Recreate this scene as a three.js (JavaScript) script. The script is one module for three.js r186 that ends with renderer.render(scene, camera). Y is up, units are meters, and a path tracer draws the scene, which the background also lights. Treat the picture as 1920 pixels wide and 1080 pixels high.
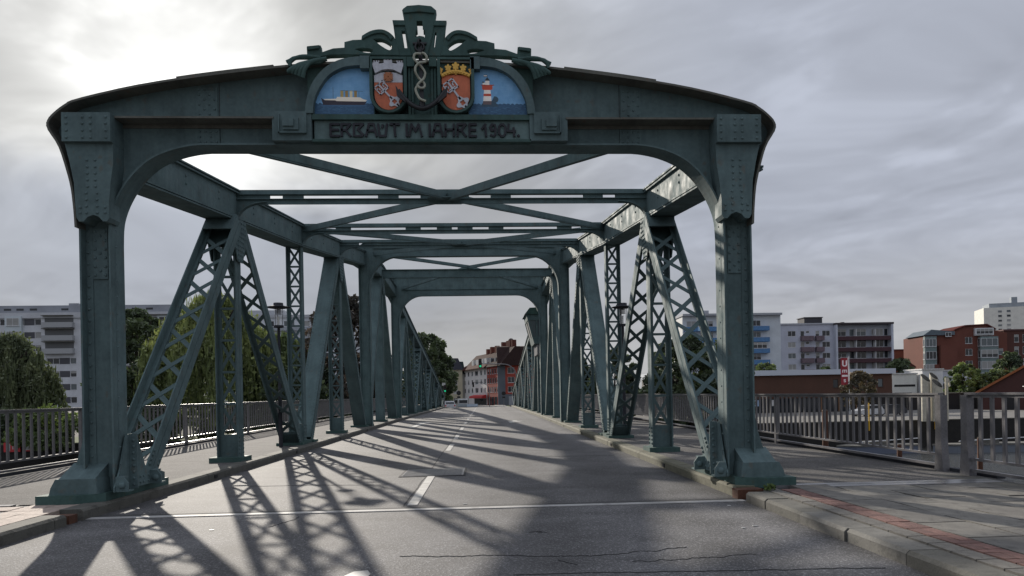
import * as THREE from 'three';
import { mergeGeometries } from 'three/addons/utils/BufferGeometryUtils.js';

// ---------------------------------------------------------------- camera
const scene = new THREE.Scene();
const camera = new THREE.PerspectiveCamera(2 * Math.atan(540 / 1400) * 180 / Math.PI, 1920 / 1080, 0.1, 6000);
{
  const yaw = Math.atan(82 / 1400), roll = 1.09 * Math.PI / 180;
  const fw = new THREE.Vector3(Math.sin(yaw), 0, -Math.cos(yaw));
  const r0 = new THREE.Vector3(Math.cos(yaw), 0, Math.sin(yaw)), u0 = new THREE.Vector3(0, 1, 0);
  const r = r0.clone().multiplyScalar(Math.cos(roll)).addScaledVector(u0, -Math.sin(roll));
  const u = u0.clone().multiplyScalar(Math.cos(roll)).addScaledVector(r0, Math.sin(roll));
  camera.position.set(0, 1.4, 0);
  camera.quaternion.setFromRotationMatrix(new THREE.Matrix4().makeBasis(r, u, fw.negate()));
  camera.setViewOffset(1920, 1080, -30, -201.5, 1920, 1080);
}
const SUN = new THREE.Vector3(-0.3321, 0.3375, -0.8808).normalize();

// ---------------------------------------------------------------- random, noise
function rng(seed) { let s = seed >>> 0; return () => { s = (s + 0x6D2B79F5) | 0; let t = Math.imul(s ^ (s >>> 15), 1 | s); t = (t + Math.imul(t ^ (t >>> 7), 61 | t)) ^ t; return ((t ^ (t >>> 14)) >>> 0) / 4294967296; }; }
function h2(x, y, s) { let h = Math.imul(x, 374761393) + Math.imul(y, 668265263) + Math.imul(s, 1274126177); h = Math.imul(h ^ (h >>> 13), 1274126177); return ((h ^ (h >>> 16)) >>> 0) / 4294967296; }
function vn(x, y, per, s, py = per) {
  const x0 = Math.floor(x), y0 = Math.floor(y), fx = x - x0, fy = y - y0, u = fx * fx * (3 - 2 * fx), v = fy * fy * (3 - 2 * fy);
  const m = (a) => per ? ((a % per) + per) % per : a, n = (a) => py ? ((a % py) + py) % py : a;
  const a = h2(m(x0), n(y0), s), b = h2(m(x0 + 1), n(y0), s), c = h2(m(x0), n(y0 + 1), s), d = h2(m(x0 + 1), n(y0 + 1), s);
  return a + (b - a) * u + (c - a) * v + (a - b - c + d) * u * v;
}
function fbm(x, y, per, oct, s) { let a = 0, w = 0.5, t = 0; for (let i = 0; i < oct; i++) { a += w * vn(x, y, per, s + i * 17); t += w; w *= 0.55; x *= 2; y *= 2; per *= 2; } return a / t; }
const sstep = (a, b, x) => { const t = Math.min(1, Math.max(0, (x - a) / (b - a))); return t * t * (3 - 2 * t); };
const lerp = (a, b, t) => a + (b - a) * t;

// ---------------------------------------------------------------- sky: thin grey overcast, brightest round the veiled sun
{
  const W = 3072, H = 1536, data = new Float32Array(W * H * 4);
  for (let j = 0; j < H; j++) {
    const lat = ((j + 0.5) / H - 0.5) * Math.PI, y = Math.sin(lat), cl = Math.cos(lat);
    for (let i = 0; i < W; i++) {
      const lon = ((i + 0.5) / W - 0.5) * 2 * Math.PI, x = cl * Math.cos(lon), z = cl * Math.sin(lon), k = (j * W + i) * 4;
      let R = 0.16, G = 0.16, B = 0.155;
      if (y > -0.02) {
        const ang = Math.acos(Math.min(1, Math.max(-1, x * SUN.x + y * SUN.y + z * SUN.z))) * 180 / Math.PI;
        const q = 1 / (Math.max(y, 0) + 0.16), px = x * q, pz = z * q;
        const wx = fbm(px * 0.9 + 3, pz * 0.9 + 7, 0, 3, 5) - 0.5, wz = fbm(px * 0.9 + 13, pz * 0.9 + 1, 0, 3, 9) - 0.5;
        const a = px * 0.8 + pz * 0.6, b = -px * 0.6 + pz * 0.8;
        const big = fbm(a * 0.45 + wx * 1.2 + 20, b * 0.75 + wz * 1.2 + 20, 0, 4, 31);
        const mid = fbm(a * 1.2 + wx * 2.0 + 50, b * 1.9 + wz * 2.0 + 50, 0, 5, 57);
        const fine = fbm(a * 6 + wx * 7 + 90, b * 9 + wz * 8 + 90, 0, 5, 83);
        const fineMask = sstep(0.46, 0.66, fbm(px * 0.55 + 41, pz * 0.55 + 17, 0, 3, 101));
        let c = (big - 0.5) * 0.85 + (mid - 0.5) * 0.6 + (fine - 0.5) * 1.0 * (0.3 + fineMask);
        c += 0.24 * (sstep(0.50, 0.74, fine) - 0.35) * fineMask * (0.4 + 0.6 * sstep(0.12, 0.3, y));
        const wisp = sstep(0.60, 0.80, fbm(a * 2.2 + wx * 3 + 70, b * 9 + wz * 3 + 70, 0, 5, 141));
        c -= 0.16 * wisp * sstep(0.45, 0.05, y);
        const glow = 1.7 * Math.exp(-Math.pow(ang / 6.0, 1.5)) + 0.10 * Math.exp(-ang / 9);
        const hz = sstep(0.22, 0.0, y), dAz = Math.atan2(x * SUN.z - z * SUN.x, x * SUN.x + z * SUN.z) * 180 / Math.PI;
        const bank = sstep(0.31, 0.22, y + 0.10 * (mid - 0.5)) * sstep(0.03, 0.12, y + 0.05 * (mid - 0.5)) * Math.exp(-Math.pow(dAz / 26, 2));   // a bank of thicker cloud under the sun
        let L = 0.222 * (1 + 0.55 * Math.max(0, y)) * (1 + (0.28 + 0.26 * Math.exp(-ang / 25)) * c) * (1 - 0.12 * bank) + 0.010 * hz + glow * 0.30 * (1 + 0.35 * c) * (1 - 0.82 * bank);
        const blue = (1 - sstep(8, 50, ang)) , cool = Math.max(sstep(8, 40, ang) * (1 - 0.75 * hz), 0.9 * bank);
        R = L * (1 - 0.115 * cool + 0.015 * hz); G = L * (1 - 0.05 * cool); B = L * (1 + 0.115 * cool - 0.02 * blue - 0.03 * hz);
      }
      data[k] = R; data[k + 1] = G; data[k + 2] = B; data[k + 3] = 1;
    }
  }
  const sky = new THREE.DataTexture(data, W, H, THREE.RGBAFormat, THREE.FloatType);
  sky.mapping = THREE.EquirectangularReflectionMapping; sky.magFilter = THREE.LinearFilter; sky.minFilter = THREE.LinearFilter; sky.needsUpdate = true;
  scene.background = sky; scene.environment = sky;
}
const sun = new THREE.DirectionalLight(new THREE.Color(1, 0.92, 0.81), 2.75);
sun.target.position.set(0, 0, -30); sun.position.copy(SUN).multiplyScalar(150).add(sun.target.position); sun.castShadow = true; sun.shadow.radius = 1.2;
sun.shadow.mapSize.set(4096, 4096);
Object.assign(sun.shadow.camera, { left: -70, right: 70, top: 60, bottom: -60, near: 10, far: 400 });
scene.add(sun, sun.target);

const renderer = new THREE.WebGLRenderer({ antialias: true });
renderer.toneMapping = THREE.LinearToneMapping;
renderer.toneMappingExposure = 2.0;
renderer.shadowMap.enabled = true;

// ---------------------------------------------------------------- textures
const s8 = (l) => { l = Math.min(1, Math.max(0, l)); return Math.round(255 * (l <= 0.0031308 ? 12.92 * l : 1.055 * Math.pow(l, 1 / 2.4) - 0.055)); };
function tex(n, fn, srgb = true, rep = 1) {      // fn(u, v) -> [r, g, b] linear (or raw 0..1 when srgb is false)
  const d = new Uint8Array(n * n * 4);
  for (let j = 0; j < n; j++) for (let i = 0; i < n; i++) {
    const c = fn(i / n, j / n), k = (j * n + i) * 4;
    for (let q = 0; q < 3; q++) { const v = typeof c === 'number' ? c : c[q]; d[k + q] = srgb ? s8(v) : Math.round(255 * Math.min(1, Math.max(0, v))); }
    d[k + 3] = 255;
  }
  const t = new THREE.DataTexture(d, n, n);
  t.wrapS = t.wrapT = THREE.RepeatWrapping; t.magFilter = THREE.LinearFilter; t.minFilter = THREE.LinearMipmapLinearFilter; t.generateMipmaps = true;
  if (srgb) t.colorSpace = THREE.SRGBColorSpace;
  t.repeat.set(rep, rep); t.needsUpdate = true;
  return t;
}
const T = {};
T.paint = tex(512, (u, v) => {                    // weathered paint, 2 m tile
  const a = fbm(u * 5, v * 5, 5, 5, 3), b = 0.6 * vn(u * 36, v * 4, 36, 8, 4) + 0.4 * vn(u * 90, v * 9, 90, 18, 9), c = fbm(u * 64, v * 64, 64, 2, 21);
  const g = 0.80 + 0.62 * (a - 0.5) + 0.19 * (b - 0.5) + 0.18 * (c - 0.5), rust = sstep(0.64, 0.76, 0.75 * fbm(u * 14, v * 14, 14, 4, 44) + 0.25 * b) * 0.55;
  return [lerp(g, 0.95, rust), lerp(g, 0.62, rust), lerp(g * 0.99, 0.5, rust)];
}, true, 0.5);
T.paintRough = tex(256, (u, v) => 0.55 + 0.55 * fbm(u * 9, v * 9, 9, 4, 61), false, 0.5);
T.paintBump = tex(256, (u, v) => fbm(u * 24, v * 24, 24, 4, 71), false, 0.5);
T.grain = tex(256, (u, v) => 0.72 + 0.5 * (fbm(u * 8, v * 8, 8, 5, 15) - 0.5) + 0.25 * (vn(u * 128, v * 128, 128, 4) - 0.5), true, 0.5);
const agg = (u, v) => { const a = vn(u * 300, v * 300, 300, 2), b = vn(u * 170, v * 170, 170, 6), c = vn(u * 512, v * 512, 512, 9); return 0.45 * a + 0.3 * b + 0.25 * c; };
T.asphalt = tex(1024, (u, v) => {                 // 2.5 m tile: pale chippings in dark binder
  const a = agg(u, v), m = fbm(u * 6, v * 6, 6, 4, 33);
  const st = sstep(0.50, 0.80, a), g = 0.078 + 0.135 * st + 0.06 * (m - 0.5);
  return [g * 1.02, g, g * 0.99];
}, true, 0.4);
T.asphaltBump = tex(1024, (u, v) => agg(u, v), false, 0.4);
T.concrete = tex(512, (u, v) => {
  const a = fbm(u * 7, v * 7, 7, 5, 23), b = vn(u * 200, v * 200, 200, 5), s = sstep(0.6, 0.75, fbm(u * 12, v * 12, 12, 4, 52));
  const g = 0.78 + 0.55 * (a - 0.5) + 0.22 * (b - 0.5) - 0.22 * s; return [g, g * 0.985, g * 0.95];
}, true, 0.6);
T.concreteBump = tex(256, (u, v) => 0.6 * fbm(u * 20, v * 20, 20, 4, 29) + 0.4 * vn(u * 128, v * 128, 128, 8), false, 0.9);
T.wave = tex(512, (u, v) => 0.6 * fbm(u * 10, v * 22, 0, 4, 91) * 0 + 0.65 * vn(u * 12, v * 26, 2, 91) * 0 + fbm(u * 16, v * 16, 16, 4, 92), false, 1);
T.leaf = tex(128, (u, v) => { const a = fbm(u * 6, v * 6, 6, 3, 12); return [0.7 + 0.6 * (a - 0.5), 0.8 + 0.5 * (a - 0.5), 0.7 + 0.5 * (a - 0.5)]; }, true, 1);
T.wall = tex(512, (u, v) => { const a = fbm(u * 4, v * 4, 4, 5, 77), b = fbm(u * 30, v * 4, 2, 3, 78); return 0.85 + 0.28 * (a - 0.5) + 0.1 * (vn(u * 90, v * 90, 90, 3) - 0.5); }, true, 0.12);
T.roof = tex(256, (u, v) => 0.75 + 0.5 * (fbm(u * 16, v * 16, 16, 4, 19) - 0.5), true, 0.3);

// ---------------------------------------------------------------- materials
const col = (r, g, b) => new THREE.Color().setRGB(r, g, b);
const std = (c, rough, o = {}) => new THREE.MeshStandardMaterial({ color: c, roughness: rough, side: THREE.DoubleSide, ...o });
const painted = (r, g, b, o = {}) => new THREE.MeshPhysicalMaterial({ color: col(r, g, b), roughness: 0.95, specularIntensity: 0.4, side: THREE.DoubleSide, map: T.paint, roughnessMap: T.paintRough, bumpMap: T.paintBump, bumpScale: 0.0015, ...o });
const M = {
  steel: painted(0.126, 0.184, 0.190), steelDeep: painted(0.070, 0.125, 0.116), steelRust: painted(0.155, 0.155, 0.135),
  sash: painted(0.050, 0.052, 0.062), anchor: std(col(0.012, 0.013, 0.016), 0.5), rope: std(col(0.36, 0.37, 0.30), 0.8),
  galv: std(col(0.20, 0.195, 0.205), 0.42, { metalness: 0.25, map: T.grain, roughnessMap: T.paintRough, bumpMap: T.paintBump, bumpScale: 0.001 }),
  asphalt: new THREE.MeshPhysicalMaterial({ color: col(1.33, 1.33, 1.36), roughness: 0.80, specularIntensity: 0.5, side: THREE.DoubleSide, map: T.asphalt, bumpMap: T.asphaltBump, bumpScale: 0.004, vertexColors: true }),
  walk: new THREE.MeshPhysicalMaterial({ color: col(1.08, 1.05, 1.02), roughness: 0.9, specularIntensity: 0.35, side: THREE.DoubleSide, map: T.asphalt, bumpMap: T.asphaltBump, bumpScale: 0.003, vertexColors: true }),
  asphaltOld: std(col(0.9, 0.88, 0.86), 0.8, { map: T.asphalt, bumpMap: T.asphaltBump, bumpScale: 0.004 }),
  concrete: std(col(0.165, 0.162, 0.15), 0.85, { map: T.concrete, bumpMap: T.concreteBump, bumpScale: 0.004 }),
  concreteDark: std(col(0.12, 0.118, 0.105), 0.9, { map: T.concrete, bumpMap: T.concreteBump, bumpScale: 0.004 }),
  mossy: std(col(0.155, 0.150, 0.105), 0.9, { map: T.concrete, bumpMap: T.concreteBump, bumpScale: 0.006 }),
  slab: [0, 1, 2, 3].map((i) => std(col(0.150 + 0.020 * i, 0.143 + 0.019 * i, 0.132 + 0.016 * i), 0.85, { map: T.concrete, bumpMap: T.concreteBump, bumpScale: 0.003 })),
  brick: [0, 1, 2].map((i) => std(col(0.175 + 0.03 * i, 0.090 + 0.016 * i, 0.078 + 0.013 * i), 0.85, { map: T.concrete, bumpMap: T.concreteBump, bumpScale: 0.003 })),
  pinkSlab: std(col(0.46, 0.37, 0.32), 0.8, { map: T.concrete, bumpMap: T.concreteBump, bumpScale: 0.003 }),
  line: std(col(0.47, 0.47, 0.46), 0.6, { map: T.concrete }), plate: std(col(0.30, 0.30, 0.31), 0.4, { metalness: 0.55, map: T.grain, roughnessMap: T.paintRough }),
  black: std(col(0.012, 0.012, 0.013), 0.7), crack: std(col(0.040, 0.040, 0.040), 0.95), rust: std(col(0.11, 0.045, 0.025), 0.9, { map: T.concrete }),
  white: std(col(0.72, 0.72, 0.70), 0.5, { map: T.grain }), frame: std(col(0.62, 0.63, 0.64), 0.5), cream: std(col(0.62, 0.58, 0.47), 0.6, { map: T.grain }),
  glass: std(col(0.018, 0.022, 0.028), 0.08), glassLight: std(col(0.10, 0.12, 0.13), 0.12), curtain: std(col(0.30, 0.30, 0.29), 0.5),
  clear: new THREE.MeshPhysicalMaterial({ color: 0xffffff, transmission: 1, thickness: 0, roughness: 0.05, side: THREE.DoubleSide }),
  yellow: std(col(0.72, 0.42, 0.02), 0.5), red: std(col(0.55, 0.035, 0.04), 0.6), wood: std(col(0.085, 0.055, 0.040), 0.9, { map: T.concrete }),
  bark: std(col(0.055, 0.045, 0.036), 0.95, { map: T.concrete }), quay: std(col(0.022, 0.021, 0.020), 0.9, { map: T.concrete }),
  grass: std(col(0.075, 0.105, 0.022), 1, { map: T.leaf }), earth: std(col(0.10, 0.095, 0.085), 1, { map: T.concrete }),
  tyre: std(col(0.012, 0.012, 0.012), 0.85), rim: std(col(0.35, 0.35, 0.36), 0.35, { metalness: 0.7 }),
};
const wallMat = (r, g, b) => std(col(Math.min(0.8, r * 1.6), Math.min(0.8, g * 1.6), Math.min(0.8, b * 1.6)), 0.9, { map: T.wall });
const roofMat = (r, g, b) => new THREE.MeshPhysicalMaterial({ color: col(r, g, b), roughness: 0.95, specularIntensity: 0.1, side: THREE.DoubleSide, map: T.roof });
const leafMat = (r, g, b) => new THREE.MeshPhysicalMaterial({ color: col(r * 1.5, g * 1.5, b * 1.5), roughness: 0.9, side: THREE.DoubleSide, transmission: 0.35, thickness: 0, vertexColors: true });

// ---------------------------------------------------------------- building blocks
const used = new Map();
function numbered(n) { const k = used.get(n) || 0; used.set(n, k + 1); return k ? `${n}_${String(k).padStart(3, '0')}` : n; }
function tag(o, label, category, group, kind) { if (label) o.userData.label = label; if (category) o.userData.category = category; if (group) o.userData.group = group; if (kind) o.userData.kind = kind; return o; }
function thing(name, pos, label, category, group, kind) {
  const o = new THREE.Group(); o.name = numbered(name); o.position.set(...pos); scene.add(o); return tag(o, label, category, group, kind);
}
const V = (x, y, z) => new THREE.Vector3(x, y, z);
const rootOf = (o) => { while (o.parent && o.parent !== scene) o = o.parent; return o; };
const UNIT = new THREE.BoxGeometry(1, 1, 1);
function boxUV(g) {
  const p = g.attributes.position, n = g.attributes.normal, uv = new Float32Array(p.count * 2);
  for (let i = 0; i < p.count; i += 3) {
    let nx = 0, ny = 0, nz = 0; for (let k = 0; k < 3; k++) { nx += n.getX(i + k); ny += n.getY(i + k); nz += n.getZ(i + k); }
    nx = Math.abs(nx); ny = Math.abs(ny); nz = Math.abs(nz);
    for (let k = i; k < i + 3; k++) {
      if (ny >= nx && ny >= nz) { uv[k * 2] = p.getX(k); uv[k * 2 + 1] = p.getZ(k); }
      else if (nx >= nz) { uv[k * 2] = p.getZ(k); uv[k * 2 + 1] = p.getY(k); }
      else { uv[k * 2] = p.getX(k); uv[k * 2 + 1] = p.getY(k); }
    }
  }
  g.setAttribute('uv', new THREE.BufferAttribute(uv, 2)); return g;
}
const basis = (p, q, side) => {                     // y along p->q, x close to side
  const y = q.clone().sub(p).normalize(), x = side.clone().addScaledVector(y, -side.dot(y)).normalize(), z = x.clone().cross(y);
  return new THREE.Matrix4().makeBasis(x, y, z).setPosition(p.clone().add(q).multiplyScalar(0.5));
};
class MB {
  constructor() { this.g = []; }
  add(geo, m) {
    const g = geo.index ? geo.toNonIndexed() : geo.clone();
    for (const k of Object.keys(g.attributes)) if (k !== 'position' && k !== 'normal') g.deleteAttribute(k);
    if (m) g.applyMatrix4(m);
    this.g.push(g); return this;
  }
  box(x0, y0, z0, x1, y1, z1) { return this.add(UNIT, new THREE.Matrix4().makeScale(Math.abs(x1 - x0), Math.abs(y1 - y0), Math.abs(z1 - z0)).setPosition((x0 + x1) / 2, (y0 + y1) / 2, (z0 + z1) / 2)); }
  bar(p, q, w, h, side = V(1, 0, 0)) { return this.add(UNIT, basis(p, q, side).multiply(new THREE.Matrix4().makeScale(w, p.distanceTo(q), h))); }
  cyl(p, q, r0, r1 = r0, n = 10, open = false) { return this.add(new THREE.CylinderGeometry(r1, r0, p.distanceTo(q), n, 1, open), basis(p, q, Math.abs(q.y - p.y) > 0.9 * p.distanceTo(q) ? V(1, 0, 0) : V(0, 1, 0))); }
  tube(pts, r, seg = 40, n = 7, closed = false) { return this.add(new THREE.TubeGeometry(new THREE.CatmullRomCurve3(pts, closed), seg, r, n, closed)); }
  ext(pts, z0, z1, holes = [], bevel = 0) {          // outline in x, y pushed from z0 to z1
    const s = pts instanceof THREE.Shape ? pts : new THREE.Shape(pts.map((p) => new THREE.Vector2(p[0], p[1])));
    for (const h of holes) s.holes.push(new THREE.Path(h.map((p) => new THREE.Vector2(p[0], p[1]))));
    const g = new THREE.ExtrudeGeometry(s, { depth: Math.abs(z1 - z0) - 2 * bevel, bevelEnabled: bevel > 0, bevelThickness: bevel, bevelSize: bevel, bevelOffset: -bevel, bevelSegments: 1, curveSegments: 10 });
    return this.add(g, new THREE.Matrix4().makeTranslation(0, 0, Math.min(z0, z1) + bevel));
  }
  plan(pts, y0, y1) {                                // outline in x, z raised from y0 to y1
    const s = new THREE.Shape(pts.map((p) => new THREE.Vector2(p[0], -p[1])));
    return this.add(new THREE.ExtrudeGeometry(s, { depth: y1 - y0, bevelEnabled: false }), new THREE.Matrix4().makeRotationX(-Math.PI / 2).setPosition(0, y0, 0));
  }
  side(pts, x0, x1) {                                // outline in z, y pushed from x0 to x1
    const s = new THREE.Shape(pts.map((p) => new THREE.Vector2(-p[0], p[1])));
    return this.add(new THREE.ExtrudeGeometry(s, { depth: Math.abs(x1 - x0), bevelEnabled: false }), new THREE.Matrix4().makeRotationY(Math.PI / 2).setPosition(Math.min(x0, x1), 0, 0));
  }
  ribbon(pts, z0, z1, t) {                           // a strip of thickness t that follows an outline in x, y
    for (let i = 0; i + 1 < pts.length; i++) {
      const p = V(pts[i][0], pts[i][1], (z0 + z1) / 2), q = V(pts[i + 1][0], pts[i + 1][1], (z0 + z1) / 2), d = q.clone().sub(p).normalize().multiplyScalar(t * 0.35);
      this.bar(p.sub(d), q.add(d), Math.abs(z1 - z0) - 0.0006 * (i % 2), t - 0.0004 * (i % 2), V(0, 0, 1));
    }
    return this;
  }
  rivet(p, dir, r = 0.017) { r *= 1.3; return this.add(RIVET, new THREE.Matrix4().compose(p, new THREE.Quaternion().setFromUnitVectors(V(0, 1, 0), dir), V(r, r * 0.8, r))); }
  build(name, mat, parent, label, kind) {
    const geo = boxUV(mergeGeometries(this.g)), m = new THREE.Mesh(geo, mat);
    m.name = parent ? name : numbered(name); m.castShadow = m.receiveShadow = true;
    if (parent) { const o = rootOf(parent).position; geo.translate(-o.x, -o.y, -o.z); parent.add(m); } else scene.add(m);
    if (label) m.userData.label = label; if (kind) m.userData.kind = kind;
    return m;
  }
}
const RIVET = new THREE.SphereGeometry(1, 6, 2, 0, 2 * Math.PI, 0, Math.PI / 2);
const mb = () => new MB();
function piece(name, mat, parent, matrix, geo = UNIT) {   // a mesh that shares its geometry
  const m = new THREE.Mesh(geo, mat); m.name = name; m.applyMatrix4(matrix); m.castShadow = m.receiveShadow = true;
  const o = rootOf(parent).position; m.position.sub(o); parent.add(m); return m;
}
const barMatrix = (p, q, w, h, side = V(1, 0, 0)) => basis(p, q, side).multiply(new THREE.Matrix4().makeScale(w, p.distanceTo(q), h));

// ---------------------------------------------------------------- levels
const XC = -0.765, ZN = (k) => -10.4 - 5.7 * k;                     // bridge axis, panel points
const roadY = (z) => 0.09 * sstep(12, 48, -z) - 1.75 * sstep(88, 150, -z);
const walkY = (z) => roadY(z) + 0.13;
const WATER = -5.2, BANK = -2.2;
// ================================================================ the setting
function strip(name, mat, x0, x1, nx, zs, yf, colour, parent) {     // a sheet that follows the deck
  const pos = [], uv = [], cl = [], idx = [];
  zs.forEach((z) => { for (let i = 0; i <= nx; i++) { const x = lerp(x0, x1, i / nx); pos.push(x, yf(z, x), z); uv.push(x, z); const c = colour ? colour(x, z) : 1; cl.push(c, c, c); } });
  for (let j = 0; j + 1 < zs.length; j++) for (let i = 0; i < nx; i++) { const a = j * (nx + 1) + i, b = a + 1, c = a + nx + 1, d = c + 1; idx.push(a, b, c, b, d, c); }
  const g = new THREE.BufferGeometry();
  g.setAttribute('position', new THREE.Float32BufferAttribute(pos, 3)); g.setAttribute('uv', new THREE.Float32BufferAttribute(uv, 2)); g.setAttribute('color', new THREE.Float32BufferAttribute(cl, 3));
  g.setIndex(idx); g.computeVertexNormals();
  const m = new THREE.Mesh(g, mat); m.receiveShadow = true; m.castShadow = true; m.name = parent ? name : numbered(name); (parent || scene).add(m);
  if (!parent) m.userData.kind = 'structure';
  return m;
}
const zr = (a, b, d) => { const r = []; const n = Math.round(Math.abs(b - a) / d); for (let i = 0; i <= n; i++) r.push(lerp(a, b, i / n)); return r; };
const XL = XC - 4.06, XR = XC + 4.06;                               // kerb faces
const road = strip('road', M.asphalt, XL - 0.1, XR + 0.1, 90, [...zr(9, -30, 0.12), ...zr(-30.6, -100, 0.6), ...zr(-102, -330, 3)], (z) => roadY(z), (x, z) => {
  const u = x - XC, track = Math.exp(-Math.pow((Math.abs(u) - 1.35) / 0.4, 2)) + Math.exp(-Math.pow((Math.abs(u) - 2.95) / 0.4, 2));
  let c = 0.95 + 0.75 * (fbm(x * 0.35 + 9, z * 0.16, 0, 4, 7) - 0.5) + 0.30 * (fbm(x * 1.7, z * 1.4, 0, 3, 27) - 0.5) - 0.16 * track * (0.5 + fbm(x * 1.2, z * 0.25, 0, 3, 61));
  for (const [ox, oz, r] of [[0.9, -8.1, 0.16], [-2.4, -7.2, 0.22], [1.6, -11.6, 0.2], [-0.2, -6.9, 0.12], [2.1, -6.6, 0.15], [-2.2, -11.2, 0.2]]) c *= 1 - 0.22 * Math.exp(-((x - ox) ** 2 + ((z - oz) * 0.6) ** 2) / (r * r));
  c *= 1 - 0.35 * sstep(3.55, 4.05, Math.abs(u)) * (0.5 + fbm(x * 3, z * 2, 0, 3, 3));   // dirt along the gutters
  if (z < -9.5) c *= 0.93;
  c *= 1 - 0.30 * Math.exp(-Math.pow((z + 9.6) / 0.12, 2)) * (0.4 + fbm(x * 2, 3, 0, 3, 8));
  return c;
});
function flat(name, mat, pts, y = 0.004, parent = road) {           // thin sheet on the road
  return mb().plan(pts, y - 0.003, y).build(name, mat, parent);
}
// markings, cover plate, joint, cracks
const dash = (z0, z1, x = -0.96) => { const y0 = roadY(z0) + 0.005, y1 = roadY(z1) + 0.005; mb().bar(V(x, y0, z0), V(x, y1, z1), 0.13, 0.006).build('lane_dash', M.line, road); };
[[-9.75, -13.25], [-19.3, -21.9], [-24.2, -26.8], [-30.0, -32.5], [-36.2, -38.8], [-42.5, -45], [-49, -51.5], [-55.5, -58], [-62, -64.5], [-68.5, -71], [-75, -77.5], [-81.5, -84], [-88, -90.5]].forEach(([a, b]) => dash(a, b));
flat('arrow_marking', M.line, [[-1.13, -5.96], [-1.08, -6.1], [-0.97, -6.13], [-0.93, -6.0], [-1.0, -5.2], [-1.14, -5.2]], 0.006);
{
  const y = roadY(-38) + 0.006;
  mb().plan([[1.25, -36.4], [2.0, -39.0], [1.72, -39.0], [1.6, -44], [1.35, -44], [1.5, -39], [1.2, -38.6]], y - 0.003, y).build('arrow_marking', M.line, road);
  mb().plan([[-3.35, -33], [-3.1, -33], [-3.0, -38.5], [-2.7, -38.5], [-3.15, -41], [-3.6, -38.5], [-3.3, -38.5]], y - 0.003, y).build('arrow_marking', M.line, road);
}
const cover = flat('cover_plate', M.plate, [[-1.50, -14.55], [-0.40, -14.62], [-0.40, -13.32], [-1.50, -13.28]], 0.012);
{ const b = mb(); for (let i = 0; i < 26; i++) b.box(-1.47, 0.012, -13.36 - i * 0.045, -0.43, 0.018, -13.338 - i * 0.045); b.build('tread_rib', M.plate, cover, null, 'stuff'); }
{ const b = mb(); b.box(-1.53, 0.006, -14.66, -0.37, 0.0085, -14.6).box(-1.53, 0.006, -13.3, -0.37, 0.0085, -13.25).box(-1.54, 0.006, -14.66, -1.5, 0.0085, -13.25).box(-0.40, 0.006, -14.66, -0.36, 0.0085, -13.25); b.build('tar_seam', M.crack, road); }
mb().box(XL, 0.002, -9.44, XR, 0.010, -9.30).build('joint_strip', std(col(0.42, 0.42, 0.42), 0.75, { map: T.concrete }), road);
mb().box(XL, 0.001, -9.56, XR, 0.006, -9.44).build('joint_seal', M.crack, road);
{ const R = rng(5);                                                   // the seam beside the dashes, and cracks
  const crack = (pts, w, name = 'crack') => { const b = mb(); for (let i = 0; i + 1 < pts.length; i++) { const p = V(pts[i][0], roadY(pts[i][1]) + 0.003, pts[i][1]), q = V(pts[i + 1][0], roadY(pts[i + 1][1]) + 0.003, pts[i + 1][1]); b.bar(p, q, w * (0.5 + R()), 0.004, Math.abs(q.x - p.x) > Math.abs(q.z - p.z) ? V(0, 0, 1) : V(1, 0, 0)); } b.build(name, M.crack, road); };
  const wander = (x0, z0, x1, z1, n, amp) => { const r = []; let d = 0; for (let i = 0; i <= n; i++) { d += (R() - 0.5) * amp; d *= 0.93; const t = i / n, s = Math.abs(x1 - x0) > Math.abs(z1 - z0); r.push([lerp(x0, x1, t) + (s ? 0 : d), lerp(z0, z1, t) + (s ? d : 0)]); } return r; };
  crack(wander(-0.77, -6.66, 0.95, -6.42, 60, 0.05), 0.009); crack(wander(0.95, -6.42, 1.8, -6.62, 30, 0.05), 0.008);
  crack(wander(0.2, -5.82, 3.1, -5.66, 90, 0.03), 0.010); crack(wander(1.2, -6.15, 2.3, -6.3, 40, 0.06), 0.004);
  crack(wander(-1.07, -9.7, -1.07, -34, 110, 0.02), 0.016); crack(wander(0.6, -6.3, 0.75, -6.1, 8, 0.03), 0.01);
  crack(wander(-3.9, -12.5, -1.7, -12.2, 30, 0.05), 0.006); crack(wander(1.2, -17, 2.9, -16.6, 40, 0.05), 0.006);
  crack(wander(-2.4, -8.4, -2.2, -9.1, 14, 0.05), 0.008);
  for (const [x, z] of [[0.43, -7.62], [0.52, -7.6], [0.47, -7.66]]) crack(wander(x, z, x + 0.09, z + 0.02, 6, 0.02), 0.012, 'chip');
  for (const [x, z] of [[-3.0, -8.3], [2.75, -7.6], [2.6, -7.5], [-0.3, -9.75], [2.95, -9.0]]) mb().box(x, 0.004, z, x + 0.03 + R() * 0.02, 0.01, z + 0.02).build('litter_scrap', M.white, road);
}
// walkways on the bridge
const walkShade = (x, z) => 0.95 + 0.5 * (fbm(x * 0.8 + 5, z * 0.5, 0, 4, 17) - 0.5);
for (const s of [-1, 1]) strip('walkway', M.walk, XC + s * 4.33, XC + s * 7.9, 8, [...zr(-9.85, -30, 0.5), ...zr(-31, -100, 1)], (z) => walkY(z), walkShade);
for (const s of [-1, 1]) strip('far_pavement', M.asphalt, XC + s * 4.33, XC + s * 7.2, 4, [...zr(-100, -330, 5)], (z) => walkY(z), walkShade);
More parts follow.
